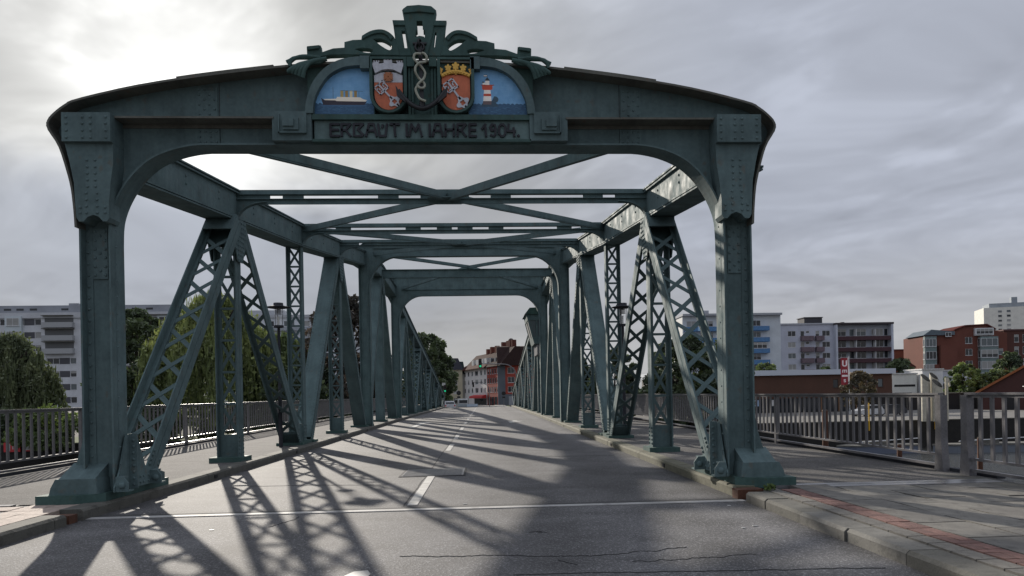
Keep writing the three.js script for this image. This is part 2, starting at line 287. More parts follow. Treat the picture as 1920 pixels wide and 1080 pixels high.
// kerbs: one stone after another
for (const s of [-1, 1]) {
  const k = tag(thing('kerb', [0, 0, 0]), null, null, null, 'structure'), R = rng(40 + s), on = s > 0 ? M.mossy : M.concreteDark;
  const stone = (z0, z1, m, h = 0.13, wob = 0) => {
    const x0 = XC + s * (4.06 + wob), x1 = XC + s * 4.34, y = roadY((z0 + z1) / 2);
    const sl = (roadY(z1) - roadY(z0)) / 2;
    mb().ext([[x0, -0.2 + y], [x0, y + h - 0.025 - sl], [x0 + s * 0.03, y + h + 0.004], [x1, y + h + 0.004], [x1, -0.2 + y]], z1, z0).build('kerb_stone', m, k);
  };
  if (s > 0) { let z = 8; while (z > -9.1) { const l = Math.min(0.98, z + 9.3); stone(z, z - l + 0.015, R() < 0.4 ? M.concreteDark : M.concrete, 0.12 + (R() - 0.5) * 0.012, (R() - 0.5) * 0.02); z -= l; } }
  else { let z = 8; while (z > -8.7) { const l = Math.min(0.98, z + 8.9); stone(z, z - l + 0.012, R() < 0.5 ? M.concreteDark : M.concrete, 0.12 + (R() - 0.5) * 0.012, (R() - 0.5) * 0.02); z -= l; } }
  if (s < 0) mb().box(XC - 4.08, -0.1, -9.16, XC - 4.3, 0.10, -8.98).build('joint_block', M.rust, k);
  else mb().box(XC + 4.02, -0.1, -9.72, XC + 4.36, 0.125, -9.5).build('joint_block', M.rust, k);
  for (let z = s < 0 ? -9.25 : -9.75; z > -98; z -= 2.05) stone(z, Math.max(z - 2.04, -98.2), on, 0.135, (R() - 0.5) * 0.008);
  const dr = mb(); for (const z of [-13.6, -19.4, -25.2, -31, -37]) dr.box(XC + s * 4.045, roadY(z) + 0.03, z, XC + s * 4.1, roadY(z) + 0.09, z - 0.14); dr.build('drain_slot', M.black, k);
  for (let z = -98.4; z > -330; z -= 12) mb().bar(V(XC + s * 4.2, roadY(z) + 0.03, z), V(XC + s * 4.2, roadY(z - 12) + 0.03, z - 12), 0.28, 0.2).build('kerb_stone', M.concrete, k);
}
// near bank, its pavements
mb().plan([[-90, 70], [6.95, 70], [6.95, -9.9], [-8.9, -9.9], [-8.9, -8.6], [-90, -8.6]], -7, -0.06).build('near_bank', M.earth, null, null, 'structure');
{
  const pv = thing('pavement', [0, 0, 0], null, null, null, 'structure'), R = rng(77), SL = [];
  mb().box(XC + 4.34, -0.05, 9, 6.9, 0.098, -9.72).build('bed', M.crack, pv);
  const v = (geo) => geo;
  // grey setts, red clinker strip, big slabs
  for (let z = 8.2; z > -9.2; z -= 0.3) { const d = Math.min(0.285, z + 9.5); piece('sett', M.slab[Math.floor(R() * 2)], pv, barMatrix(V(XC + 4.44, 0.105 + R() * 0.006, z), V(XC + 4.44, 0.105 + R() * 0.006, z - d), 0.17, 0.05)); }
  let par = 0;
  for (let z = 8.2; z > -9.35; z -= 0.115) {
    const dx = 0.118, y = () => 0.103 + R() * 0.007, m = () => M.brick[Math.floor(R() * 3)];
    if (par % 3 < 2) { if (par % 3 === 0) for (const i of [0, 1]) piece('brick', m(), pv, barMatrix(V(XC + 4.545 + dx * (i + 0.5), y(), z), V(XC + 4.545 + dx * (i + 0.5), y(), z - 0.222), dx - 0.007, 0.06)); }
    else piece('brick', m(), pv, barMatrix(V(XC + 4.545, y(), z - 0.055), V(XC + 4.545 + 0.236, y(), z - 0.055), 0.107, 0.06, V(0, 0, 1)));
    par++;
  }
  let row = 0;
  for (let x = XC + 4.80; x < 6.4; x += 0.50, row++) for (let z = 8.2 + (row % 2) * 0.375; z > -9.3; z -= 0.75) {
    const w = Math.min(0.50, 6.86 - x) - 0.016, tl = (R() - 0.5) * 0.014;
    piece('paving_slab', M.slab[Math.floor(R() * 4)], pv, barMatrix(V(x + w / 2, 0.104 + R() * 0.005 + tl, z), V(x + w / 2, 0.104 + R() * 0.005 - tl, Math.max(z - 0.734, -9.7)), w, 0.06));
  }
  mb().box(XC + 4.62, 0.10, -9.72, 6.85, 0.140, -9.86).box(XC + 5.0, 0.10, -9.5, 6.85, 0.138, -9.71).build('cover_strip', M.plate, pv);
  mb().box(6.5, 0.08, 9, 6.93, 0.135, -10.6).build('edge_beam', M.concreteDark, pv);
}
{
  const pv = thing('pavement', [0, 0, 0], null, null, null, 'structure'), R = rng(78);
  mb().box(-9.2, -0.05, 9, XC - 4.34, 0.118, -9.84).build('bed', M.asphaltOld, pv);
  for (let z = -7.4; z > -9.6; z -= 0.31) for (let i = 0; i < 2; i++) piece('paving_slab', M.pinkSlab, pv, barMatrix(V(-5.25 - i * 0.31, 0.105 + R() * 0.006, z), V(-5.25 - i * 0.31, 0.105 + R() * 0.006, z - 0.3), 0.3, 0.05));
  for (let x = -5.9; x > -8.8; x -= 0.31) piece('paving_slab', M.pinkSlab, pv, barMatrix(V(x, 0.105 + R() * 0.006, -9.35), V(x, 0.105 + R() * 0.006, -9.65), 0.3, 0.05));
  mb().box(-8.9, 0.1, -9.7, -5.95, 0.142, -9.83).build('cover_strip', M.plate, pv);
  for (let z = 8; z > -8.8; z -= 0.3) piece('sett', M.pinkSlab, pv, barMatrix(V(XC - 4.44, 0.107, z), V(XC - 4.44, 0.107, z - 0.288), 0.17, 0.05));
}
// water and far land
{
  const g = new THREE.PlaneGeometry(5000, 5000); g.rotateX(-Math.PI / 2); const uv = g.attributes.uv; for (let i = 0; i < uv.count; i++) uv.setXY(i, uv.getX(i) * 1100, uv.getY(i) * 1500);
  const m = new THREE.Mesh(g, std(col(0.055, 0.055, 0.046), 0.10, { bumpMap: T.wave, bumpScale: 0.30 })); m.position.y = WATER; m.name = 'water'; m.userData.kind = 'structure'; m.receiveShadow = true; scene.add(m);
}
mb().plan([[-2400, -71], [-24, -71], [-16, -78], [-9.5, -80], [-9.5, -96], [8, -96], [8, -90], [20, -90], [27, -80.5], [400, -80.5], [2400, -160], [2400, -2400], [-2400, -2400]], -8, BANK).build('far_land', M.earth, null, null, 'structure');
mb().box(-200, -8, -70.97, -24, BANK - 0.02, -70.7).box(26.5, -8, -80.47, 300, BANK - 0.03, -80.2).build('quay_wall', M.quay, null, null, 'structure');
mb().box(26.5, BANK - 0.03, -80.6, 300, BANK + 0.08, -80.15).build('quay_coping', M.concreteDark, null, null, 'structure');
mb().plan([[27, -80.7], [300, -80.7], [300, -118], [27, -118]], BANK - 0.05, BANK + 0.015).build('quay_yard', std(col(0.20, 0.193, 0.183), 0.9, { map: T.concrete }), null, null, 'structure');
strip('embankment', M.grass, -13, 12, 2, zr(-96, -330, 6), (z) => roadY(z) - 0.12);
{ const R = rng(3), g = mb(); g.plan([[-220, -71.2], [-24, -71.2], [-16, -78.2], [-14, -84], [-220, -84]], BANK - 0.05, BANK + 0.03); const m = g.build('grass', M.grass, null, null, 'stuff'); tag(m, 'strip of mown green grass on the left river bank behind the railing', 'grass'); }
// ================================================================ the bridge
const bridge = thing('truss_bridge', [XC, 0, -10.3], 'dark green riveted steel truss bridge with a decorated portal dated 1904 over the road', 'bridge');
const TOP = [5.24, 5.82, 6.42, 7.15, 7.88, 8.26, 8.0, 7.3, 6.65, 6.02, 5.35, 4.68, 4.0, 3.3, 2.6, 1.9];
const DEP = (k) => k <= 6 ? 0.60 : lerp(0.6, 0.42, (k - 6) / 9);
const HALF = 4.6, Y0 = (k) => walkY(ZN(k));
const pl = (u) => XC + u;
const near = (k) => k <= 4;

// ---- one truss member: two channels, joined by lacing or by plates
function member(name, x, p, q, w, d, o = {}) {
  const P = V(x, p[1], p[0]), Q = V(x, q[1], q[0]), L = P.distanceTo(Q), a = Q.clone().sub(P).normalize(), e = V(1, 0, 0), n = e.clone().cross(a);
  const at = (lx, ly, lz) => P.clone().addScaledVector(e, lx).addScaledVector(a, ly).addScaledVector(n, lz);
  const b = mb(), t = 0.022, fl = o.flange || 0.10;
  for (const s of [-1, 1]) {
    for (const r of [-1, 1]) {
      if (o.solid) b.bar(at(s * (w / 2 - t / 2), 0, r * d / 4), at(s * (w / 2 - t / 2), L, r * d / 4), t, d / 2);
      else { b.bar(at(s * (w / 2 - t / 2), 0, r * (d / 4 + 0.004)), at(s * (w / 2 - t / 2), L, r * (d / 4 + 0.004)), t, d / 2 - 0.008).bar(at(s * (w / 2 - t - 0.035), 0, r * 0.017), at(s * (w / 2 - t - 0.035), L, r * 0.017), 0.07, 0.014); continue; }
      b.bar(at(s * (w / 2 - fl / 2), 0, r * (d / 2 - t / 2 + 0.004)), at(s * (w / 2 - fl / 2), L, r * (d / 2 - t / 2 + 0.004)), fl, t);
    }
  }
  const l0 = o.foot || 0, l1 = L - (o.head || 0);
  if (o.foot) for (const r of [-1, 1]) b.bar(at(0, 0, r * (o.solid ? d / 2 + 0.012 : 0.03)), at(0, l0, r * (o.solid ? d / 2 + 0.012 : 0.03)), w - 0.05, 0.016);
  if (o.head) for (const r of [-1, 1]) b.bar(at(0, l1, r * (d / 2 + 0.012)), at(0, L, r * (d / 2 + 0.012)), w - 0.02, 0.016);
  if (o.solid) for (const r of [-1, 1]) b.bar(at(0, l0, r * (d / 2 + 0.011)), at(0, l1, r * (d / 2 + 0.011)), w - 0.008, 0.014);
  if (o.rivets) {
    for (const s of [-1, 1]) for (let y = 0.12; y < L - 0.1; y += o.rivets) {
      b.rivet(at(s * (w / 2 - 0.05), y, d / 2 + 0.018), n, 0.016);
      b.rivet(at(s * (w / 2 - (s * x > s * XC ? 0.022 : 0)), y, d / 2 - 0.05), e.clone().multiplyScalar(s), 0.016);
    }
  }
  if (o.footRivets) for (const s of [-1, 1]) for (const r of [-1, 1]) for (let y = 0.10; y < 0.5; y += 0.085) b.rivet(at(s * w / 2, y, r * (d / 2 - 0.05)), e.clone().multiplyScalar(s), 0.022);
  const m = b.build(name, o.mat || M.steel, bridge);
  if (!o.solid) {
    const c = Math.max(1, Math.round((l1 - l0) / (o.cell || 0.69))), hw = w / 2 - 0.05, cell = (l1 - l0) / c, back = mb();
    for (let i = 0; i < c; i++) for (const r of [1]) for (const s of [-1, 1]) {
      const zo = s * 0.005, gap = o.batten ? 0.02 : cell * 0.10, A = at(-s * hw, l0 + i * cell + gap, zo), B = at(s * hw, l0 + (i + 1) * cell - gap, zo);
      if (o.near && r > 0) piece('lattice_bar', M.steel, m, barMatrix(A, B, o.bar || 0.065, 0.012)); else back.bar(A, B, o.bar || 0.065, 0.012);
      if (o.batten && s > 0) { const C = at(-w / 2 + 0.03, l0 + i * cell, 0), D = at(w / 2 - 0.03, l0 + i * cell, 0); const mt = barMatrix(C, D, 0.05, 0.05, a); if (o.near && r > 0) piece('batten', M.steel, m, mt); else back.bar(C, D, 0.05, 0.05, a); }
    }
    if (back.g.length) back.build('lattice', M.steel, m, null, 'stuff');
  }
  return m;
}
// ---- trusses
for (const s of [-1, 1]) {
  const x = pl(s * HALF);
  for (let k = 0; k < 15; k++) {
    // top chord of this bay: box with overhanging top plate, inner web in view
    const z0 = ZN(k) - (k ? 0 : 0.25), z1 = ZN(k + 1), y0 = TOP[k], y1 = TOP[k + 1], d = (DEP(k) + DEP(k + 1)) / 2, w = k < 6 ? 0.46 : 0.4, b = mb();
    const A = V(x, y0, z0), B = V(x, y1, z1), dn = V(0, d / 2, 0);
    for (const r of [-1, 1]) {
      const off = V(r * (w / 2 - 0.012), 0, 0);
      b.bar(A.clone().add(off).sub(dn), B.clone().add(off).sub(dn), 0.024, d * 0.985);
      b.bar(A.clone().add(off).sub(V(-r * 0.035, 0.03, 0)), B.clone().add(off).sub(V(-r * 0.035, 0.03, 0)), 0.07, 0.03);
      b.bar(A.clone().add(off).sub(V(-r * 0.035, d - 0.03, 0)), B.clone().add(off).sub(V(-r * 0.035, d - 0.03, 0)), 0.07, 0.03);
    }
    b.bar(A.clone().add(V(0, 0.015, 0)), B.clone().add(V(0, 0.015, 0)), w + 0.16, 0.028);
    b.bar(A.clone().sub(V(0, d + 0.012, 0)), B.clone().sub(V(0, d + 0.012, 0)), w + 0.10, 0.026);
    if (k < 6) {
      const n = V(-s, 0, 0), xi = x - s * w / 2;
      for (const t of [0.2, 0.5, 0.8]) for (const g of [0.3, 0.52]) b.rivet(V(xi, lerp(y0, y1, t) - d * g, lerp(z0, z1, t)), n, 0.022);
      for (let t = 0.02; t < 1; t += 0.022) b.rivet(V(xi - s * 0.0, lerp(y0, y1, t) - d + 0.05, lerp(z0, z1, t)), n, 0.014);
    }
    b.build('top_chord', M.steel, bridge);
    // diagonal
    const odd = k % 2 === 1, low = (j) => [ZN(j) + (j % 2 ? 0 : (j > k ? 0.62 : -0.62)), Y0(j) + 0.06], high = (j) => [ZN(j) + (j > k ? 0.28 : -0.28), TOP[j] - DEP(j) - 0.1];
    let p = odd ? low(k + 1) : low(k), q = odd ? high(k) : high(k + 1);
    if (k === 0) p = [-11.42, 0.27];
    const solid = k >= 2 && k <= 7;
    member('diagonal', x - (k === 0 ? s * 0.06 : 0), p, q, solid ? 0.5 : k === 0 ? 0.60 : 0.52, k === 0 ? 0.34 : k === 1 ? 0.34 : k < 8 ? 0.30 : 0.26, { solid, near: k <= 1, cell: k === 0 ? 0.66 : 0.62, bar: 0.085, head: k < 2 ? 0.5 : 0.4, foot: k === 0 ? 0.02 : 0.4, flange: 0.09, rivets: solid && k < 5 ? 0.14 : 0, footRivets: k < 3 });
    // post
    const j = k + 1;
    if (j < 15 && j !== 4 && j !== 6) {
      const slim = j % 2 === 0;
      member('post', x + (j === 1 ? 0 : 0), [ZN(j), Y0(j) + 0.08], [ZN(j), TOP[j] - DEP(j) + 0.02], slim ? 0.43 : 0.45, slim ? 0.28 : 0.34, { solid: j === 5, near: j <= 3, batten: true, cell: j === 1 ? 0.69 : 0.6, foot: 0.46, head: slim ? 0.05 : 0.55, flange: slim ? 0.07 : 0.13, rivets: j === 5 ? 0.12 : 0, footRivets: j < 4 });
    }
    // base plates
    const bz = ZN(j), by = Y0(j), bb = mb();
    if (j < 15) {
      bb.box(x - 0.33, by - 0.02, bz - 0.34, x + 0.33, by + 0.10, bz + 0.34);
      if (j % 2 === 0) for (const r of [-1, 1]) bb.box(x - 0.36, by - 0.02, bz + r * 0.39, x + 0.36, by + 0.075, bz + r * 0.95);
      bb.build('base_plate', j % 2 ? M.steelDeep : M.steelDeep, bridge);
    }
    // gusset plates where web members meet the chord, with rivets on the inner face
    if (j % 2 === 1 && j < 8) {
      const g = mb(), yt = TOP[j] - DEP(j) + 0.03, xi = x - s * 0.268;
      g.side([[bz + 0.42, yt], [bz + 0.42, yt - 0.42], [bz + 0.16, yt - 0.92], [bz - 0.16, yt - 0.92], [bz - 0.42, yt - 0.45], [bz - 0.42, yt]], xi - 0.01, xi + 0.01);
      g.side([[bz + 0.42, yt], [bz + 0.42, yt - 0.42], [bz + 0.16, yt - 0.92], [bz - 0.16, yt - 0.92], [bz - 0.42, yt - 0.45], [bz - 0.42, yt]], x + s * 0.268 - 0.01, x + s * 0.268 + 0.01);
      for (let a = -0.34; a <= 0.35; a += 0.113) for (let y = 0.08; y < 0.9; y += 0.1) { const lim = y < 0.42 ? 0.4 : lerp(0.4, 0.15, (y - 0.42) / 0.5); if (Math.abs(a) < lim - 0.03) g.rivet(V(xi - s * 0.01, yt - y, bz + a), V(-s, 0, 0), 0.02); }
      g.build('gusset_plate', M.steel, bridge);
    }
  }
  // floor girder under the walkway edge
  const b = mb();
  for (let k = 0; k < 15; k++) for (const [u, h, yy] of [[7.98, 0.34, -0.22], [7.86, 0.06, 0.02]]) b.bar(V(pl(s * u), walkY(ZN(k)) + yy, ZN(k) + (k ? 0 : 0.5)), V(pl(s * u), walkY(ZN(k + 1)) + yy, ZN(k + 1)), 0.12, h);
  b.build('edge_girder', M.sash, bridge);
}
mb().box(pl(-8), -0.9, -10, pl(8), -0.45, -97).build('deck', M.black, bridge);
// ---- overhead: cross beams, knees and wind bracing
for (const k of [1, 2, 3, 5]) {
  const z = ZN(k), y = TOP[k] - (k === 5 ? 0.36 : 0.12), x0 = pl(-HALF + 0.2), x1 = pl(HALF - 0.2), b = mb(), H = k === 5 ? 0.30 : 0.13;
  if (k === 5) { b.box(x0, y - 0.28, z - 0.015, x1, y + 0.1, z + 0.015).box(x0, y + 0.1, z - 0.1, x1, y + 0.125, z + 0.1).box(x0, y - 0.305, z - 0.1, x1, y - 0.28, z + 0.1); }
  else {
    for (const dy of [0.10, -0.10]) b.box(x0, y + dy - 0.055, z - 0.012, x1, y + dy + 0.055, z + 0.012).box(x0, y + dy - (dy > 0 ? 0.055 : -0.045), z - 0.07, x1, y + dy - (dy > 0 ? 0.045 : -0.055), z + 0.07);
    for (const u of [-3.9, -3.2, -1.2, -0.3, 0.3, 1.2, 3.2, 3.9]) b.box(pl(u) - 0.22, y - 0.05, z - 0.01, pl(u) + 0.22, y + 0.05, z + 0.008);
  }
  for (const s of [-1, 1]) {
    const X = (u) => pl(s * (HALF - 0.23 - u)), yb = TOP[k] - DEP(k), c = [];
    for (let i = 0; i <= 8; i++) { const a = i / 8 * Math.PI / 2; c.push([X(0.02 + 0.60 * (1 - Math.cos(a))), yb + 0.02 + (y - H - yb) * Math.sin(a)]); }
    b.ext([...c, [X(0.64), y + 0.09], [X(0), y + 0.09], [X(0), yb + 0.02]], z - 0.011, z + 0.011).ribbon(c, z - 0.07, z + 0.07, 0.014);
  }
  b.build('cross_beam', M.steel, bridge);
}
for (const s of [-1, 1]) {
  for (const [a, m, c, dz] of [[0, 1, 2, -0.25], [2, 3, 4, 0], [4, 5, 6, 0]]) {
    const P = V(pl(-s * (a === 0 ? 2.75 : a === 2 ? 4.3 : 4.0)), a === 0 ? 5.0 : TOP[a] - 0.12, ZN(a) + dz), Q = V(pl(0), TOP[m] - 0.13 + s * 0.012, ZN(m)), Rr = V(pl(s * (c === 2 ? 4.3 : 4.0)), TOP[c] - 0.12, ZN(c)), b = mb();
    for (const [A, B] of [[P, Q], [Q, Rr]]) {
      b.bar(A, B, 0.014, 0.15, V(1, 0, 0)).bar(A.clone().add(V(0.05, -0.07, 0)), B.clone().add(V(0.05, -0.07, 0)), 0.10, 0.014);
      b.bar(A.clone().add(V(0.13, 0.02, -0.05)), B.clone().add(V(0.13, 0.02, -0.05)), 0.014, 0.13, V(1, 0, 0));
    }
    b.build('wind_brace', M.steel, bridge);
  }
}
mb().box(pl(-0.35), TOP[1] - 0.21, ZN(1) - 0.3, pl(0.35), TOP[1] - 0.19, ZN(1) + 0.3).box(pl(-0.3), TOP[3] - 0.21, ZN(3) - 0.3, pl(0.3), TOP[3] - 0.19, ZN(3) + 0.3).build('joint_plate', M.steel, bridge);
// ---- inner portals
for (const [k, yb, yt, kneeR] of [[4, 7.62, 8.28, 1.25], [6, 7.42, 8.62, 1.35]]) {
  const z = ZN(k), f = Y0(k), inn = 4.16, b = mb(), arc = (s) => { const r = []; for (let i = 0; i <= 10; i++) { const a = i / 10 * Math.PI / 2; r.push([pl(s * (inn - kneeR * (1 - Math.cos(a)))), yb - kneeR * 1.15 * (1 - Math.sin(a))]); } return r; };
  const o = 4.62;
  b.ext([[pl(o), f], [pl(o), yt - 0.25], [pl(o - 0.3), yt], [pl(-o + 0.3), yt], [pl(-o), yt - 0.25], [pl(-o), f], [pl(-inn), f], ...arc(-1), ...arc(1).reverse(), [pl(inn), f]], z - 0.02, z + 0.02);
  const inner = [[pl(-inn), f], ...arc(-1), ...arc(1).reverse(), [pl(inn), f]];
  b.ribbon(inner, z - 0.17, z + 0.17, 0.022).ribbon([[pl(-o), f], [pl(-o), yt - 0.25], [pl(-o + 0.3), yt], [pl(o - 0.3), yt], [pl(o), yt - 0.25], [pl(o), f]], z - 0.17, z + 0.17, 0.022);
  b.box(pl(-4), yb + 0.36, z + 0.02, pl(4), yb + 0.39, z + 0.08);
  for (const s of [-1, 1]) { for (const q of [4.25, 4.52]) b.box(pl(s * q) - 0.04, f, z + 0.02, pl(s * q) + 0.04, yt - 0.4, z + 0.035); for (let y = f + 0.3; y < yt - 0.5; y += 0.16) for (const q of [4.25, 4.52]) b.rivet(V(pl(s * q), y, z + 0.035), V(0, 0, 1), 0.018); }
  b.build('inner_portal', M.steel, bridge);
}
// ---- the bridge keeper's glazed booth on the right truss
{
  const b = mb(), z0 = -45.5, z1 = -48.4;
  // outward-leaning wall above the road
  b.ext([[pl(4.4), 4.55], [pl(3.88), 4.55], [pl(3.76), 4.98], [pl(4.4), 4.98]], z0, z1).ext([[pl(4.4), 6.0], [pl(3.50), 6.0], [pl(3.42), 6.36], [pl(4.4), 6.36]], z0, z1);
  for (const z of [z0, z1 + 0.1, (z0 + z1) / 2 + 0.3]) b.bar(V(pl(3.80), 4.96, z - 0.06), V(pl(3.53), 6.02, z - 0.06), 0.09, 0.11);
  b.bar(V(pl(4.05), 4.96, z0 - 0.05), V(pl(4.05), 6.02, z0 - 0.05), 0.08, 0.08);
  const booth = b.build('control_booth', M.steel, bridge);
  mb().ext([[pl(4.5), 6.36], [pl(3.32), 6.36], [pl(3.62), 6.74], [pl(4.5), 6.78]], z0 + 0.15, z1 - 0.15).build('booth_roof', M.steelDeep, booth);
  mb().ext([[pl(4.3), 4.985], [pl(3.78), 4.985], [pl(3.52), 5.995], [pl(4.3), 5.995]], z0 - 0.05, z0 - 0.07).build('booth_window', M.glassLight, booth);
  mb().bar(V(pl(3.79), 4.99, (z0 + z1) / 2), V(pl(3.54), 5.99, (z0 + z1) / 2), 0.02, z0 - z1 - 0.3).build('booth_window', M.curtain, booth);
  mb().box(pl(4.3), 3.9, z0 + 0.02, pl(4.05), 4.5, z1).build('booth_skirt', M.galv, booth);
}

// ================================================================ the decorated front portal
const OUT = [[4.47, 0.25], [4.47, 3.7], [4.48, 3.9], [4.51, 4.2], [4.57, 4.46], [4.66, 4.75], [4.79, 4.97], [4.78, 5.08], [4.69, 5.18], [4.57, 5.27], [4.42, 5.34], [3.73, 5.51], [2.98, 5.64], [2.22, 5.74], [1.47, 5.82], [0.7, 5.86], [0, 5.87]];
const INN = [[4.10, 0.25], [4.10, 3.5], [4.085, 3.8], [4.02, 4.03], [3.9, 4.26], [3.75, 4.45], [3.56, 4.61], [3.32, 4.72], [3.08, 4.78], [2.9, 4.8], [0, 4.8]];
const smooth = (a, n) => { const k = new THREE.SplineCurve(a.map((p) => new THREE.Vector2(p[0], p[1]))); return k.getPoints(n).map((p) => [p.x, p.y]); };
{ const a = smooth(OUT.slice(1), 46); OUT.splice(1, OUT.length - 1, ...a); const b = smooth(INN.slice(1, 10), 30); INN.splice(1, 9, ...b); }
const mir = (a, s) => a.map(([u, y]) => [pl(s * u), y]);
const full = (a) => [...mir(a, -1), ...mir(a.slice(0, -1), 1).reverse()];
const ZF = -10.08, ZW = -10.22, ZB = -10.46;                          // flange front, web, flange back
const gate = mb().ext([...full(OUT), ...full(INN).reverse()], ZW, ZW - 0.03)
  .ribbon(full(INN), ZF - 0.002, ZB, 0.024).ribbon(mir(OUT.slice(0, 2), -1), ZF, ZB, 0.024).ribbon(mir(OUT.slice(0, 2), 1), ZF, ZB, 0.024)
  .build('portal_frame', M.steel, bridge);
{ const crown = full(OUT.slice(1)); mb().ribbon(crown, -9.98, -10.56, 0.028).build('top_flange', M.steelRust, gate);
  mb().ribbon(crown.slice(33, 39).map(([x, y]) => [x, y + 0.026]), -9.985, -10.55, 0.02).build('top_flange', M.steelRust, gate); mb().ribbon(crown.slice(crown.length - 39, crown.length - 33).map(([x, y]) => [x, y + 0.026]), -9.985, -10.55, 0.02).build('top_flange', M.steelRust, gate); }
for (const s of [-1, 1]) {
  mb().box(pl(s * 1.93), 5.10, ZW, pl(s * 3.98), 5.125, -9.97).box(pl(s * 1.93), 5.05, ZW, pl(s * 3.98), 5.10, ZW + 0.015).build('middle_flange', M.steelRust, gate);
  const sp = (u0, y0, u1, y1) => { const b = mb(); b.box(pl(s * u0), y0, ZW, pl(s * u1), y1, ZW + 0.014); const nu = 4, ny = Math.max(3, Math.round((y1 - y0) / 0.065)); for (let i = 0; i < ny; i++) for (let j = 0; j < nu; j++) if ((i + j) % 2 === 0 || i === 0 || i === ny - 1) b.rivet(V(pl(s * lerp(u0 + 0.04, u1 - 0.04, j / (nu - 1))), lerp(y0 + 0.035, y1 - 0.035, i / (ny - 1)), ZW + 0.014), V(0, 0, 1), 0.013); b.build('splice_plate', M.steel, gate); };
  sp(2.72, 5.14, 3.0, 5.6); sp(2.70, 4.83, 3.0, 5.04);
  mb().box(pl(s * 2.70) - 0.004, 4.82, ZW + 0.001, pl(s * 2.70) + 0.004, 5.7, ZW + 0.003).build('seam', M.black, gate);
  // square spiral bosses at the ends of the inscription
  const q = mb().box(pl(s * 1.44), 4.815, ZW + 0.02, pl(s * 1.95), 5.20, -9.985).box(pl(s * 1.50), 4.90, -9.985, pl(s * 1.86), 5.19, -9.962).box(pl(s * 1.60), 4.945, -9.962, pl(s * 1.80), 5.10, -9.94).box(pl(s * 1.66), 4.985, -9.94, pl(s * 1.80), 5.08, -9.915);
  q.box(pl(s * 1.50), 4.90, -9.962, pl(s * 1.86), 4.915, -9.935).box(pl(s * 1.845), 4.90, -9.962, pl(s * 1.86), 5.15, -9.935); q.build('spiral_boss', M.steel, gate);
  // column: riveted edge angles, splice
  const c = mb();
  for (const u of [4.13, 4.42]) { c.box(pl(s * u) - 0.045, 0.5, ZW, pl(s * u) + 0.045, 3.8, ZW + 0.012); }
  c.box(pl(s * 4.18), 3.05, ZW + 0.0, pl(s * 4.37), 3.72, ZW + 0.02);
  for (let y = 0.55; y < 3.8; y += 0.15) { c.rivet(V(pl(s * 4.43), y, ZW + 0.012), V(0, 0, 1), 0.016); }
  for (let y = 3.1; y < 3.72; y += 0.115) for (const u of [4.21, 4.34]) c.rivet(V(pl(s * u), y, ZW + 0.02), V(0, 0, 1), 0.017);
  for (let y = 3.16; y < 3.7; y += 0.23) c.rivet(V(pl(s * 4.275), y, ZW + 0.02), V(0, 0, 1), 0.017);
  for (let y = 0.6; y < 4.2; y += 0.22) c.rivet(V(pl(s * 4.046), y, -10.15), V(-s, 0, 0), 0.012);
  const colm = c.build('portal_column', M.steel, bridge);
  // cap with shaped bracket below
  const cap = mb().box(pl(s * 3.955), 4.76, -9.86, pl(s * 4.56), 5.13, ZW);
  for (const y of [4.81, 4.90, 4.99, 5.07]) for (const u of [4.01, 4.20, 4.30, 4.50]) cap.rivet(V(pl(s * u), y, -9.86), V(0, 0, 1), 0.016);
  cap.build('column_cap', M.steel, colm);
  const br = [[3.955, 4.757], [3.96, 4.5], [3.995, 4.25], [4.02, 4.0], [4.02, 3.80], [4.05, 3.75], [4.10, 3.75], [4.15, 3.81], [4.22, 3.835], [4.29, 3.81], [4.34, 3.75], [4.40, 3.75], [4.43, 3.80], [4.44, 3.95], [4.455, 4.25], [4.50, 4.5], [4.56, 4.757]];
  const bk = mb().ext(mir(br, s), -9.93, ZW);
  for (let y = 3.86; y < 4.6; y += 0.085) { const w = y < 4.2 ? 0.16 : 0.12; for (const u of [4.235 - w / 2.4, 4.235 + w / 2.4]) bk.rivet(V(pl(s * u), y, -9.93), V(0, 0, 1), 0.015); }
  for (const y of [3.86, 3.93]) for (const u of [4.07, 4.38]) bk.rivet(V(pl(s * u), y, -9.93), V(0, 0, 1), 0.015);
  bk.build('column_bracket', M.steel, colm);
  // foot: base plate, block, flared side plate, stiffened gusset with lugs
  const foot = mb().plan([[pl(s * 4.90), -9.74], [pl(s * 4.42), -9.74], [pl(s * 4.13), -9.93], [pl(s * 4.13), -11.85], [pl(s * 4.90), -11.85]], 0.11, 0.245);
  foot.build('base_plate', s > 0 ? M.steelDeep : M.steelDeep, colm);
  const f2 = mb().ext(mir([[4.20, 0.245], [4.80, 0.245], [4.78, 0.33], [4.72, 0.44], [4.22, 0.44]], s), -9.86, -10.5);
  f2.side([[-9.86, 0.44], [-10.24, 0.62], [-10.24, 0.44]], pl(s * 4.23), pl(s * 4.68));
  f2.ext(mir([[4.49, 0.44], [4.75, 0.44], [4.63, 0.62], [4.56, 0.85], [4.52, 1.1], [4.49, 1.15]], s), -10.2, -10.225);
  f2.side([[-9.98, 0.245], [-9.98, 0.30], [-10.12, 0.5], [-10.32, 0.98], [-10.60, 0.98], [-10.66, 0.9], [-10.86, 0.52], [-11.5, 0.36], [-11.5, 0.245]], pl(s * 4.05) - 0.01, pl(s * 4.05) + 0.01);
  f2.build('foot_block', M.steel, colm);
  const g = mb().box(pl(s * 4.04), 0.245, -10.40, pl(s * 3.94), 0.985, -10.42).box(pl(s * 4.04), 0.245, -10.42, pl(s * 4.025), 0.985, -10.56);
  for (let y = 0.30; y < 0.96; y += 0.085) { g.rivet(V(pl(s * 3.985), y, -10.40), V(0, 0, 1), 0.018); g.rivet(V(pl(s * 4.025), y, -10.51), V(-s, 0, 0), 0.018); }
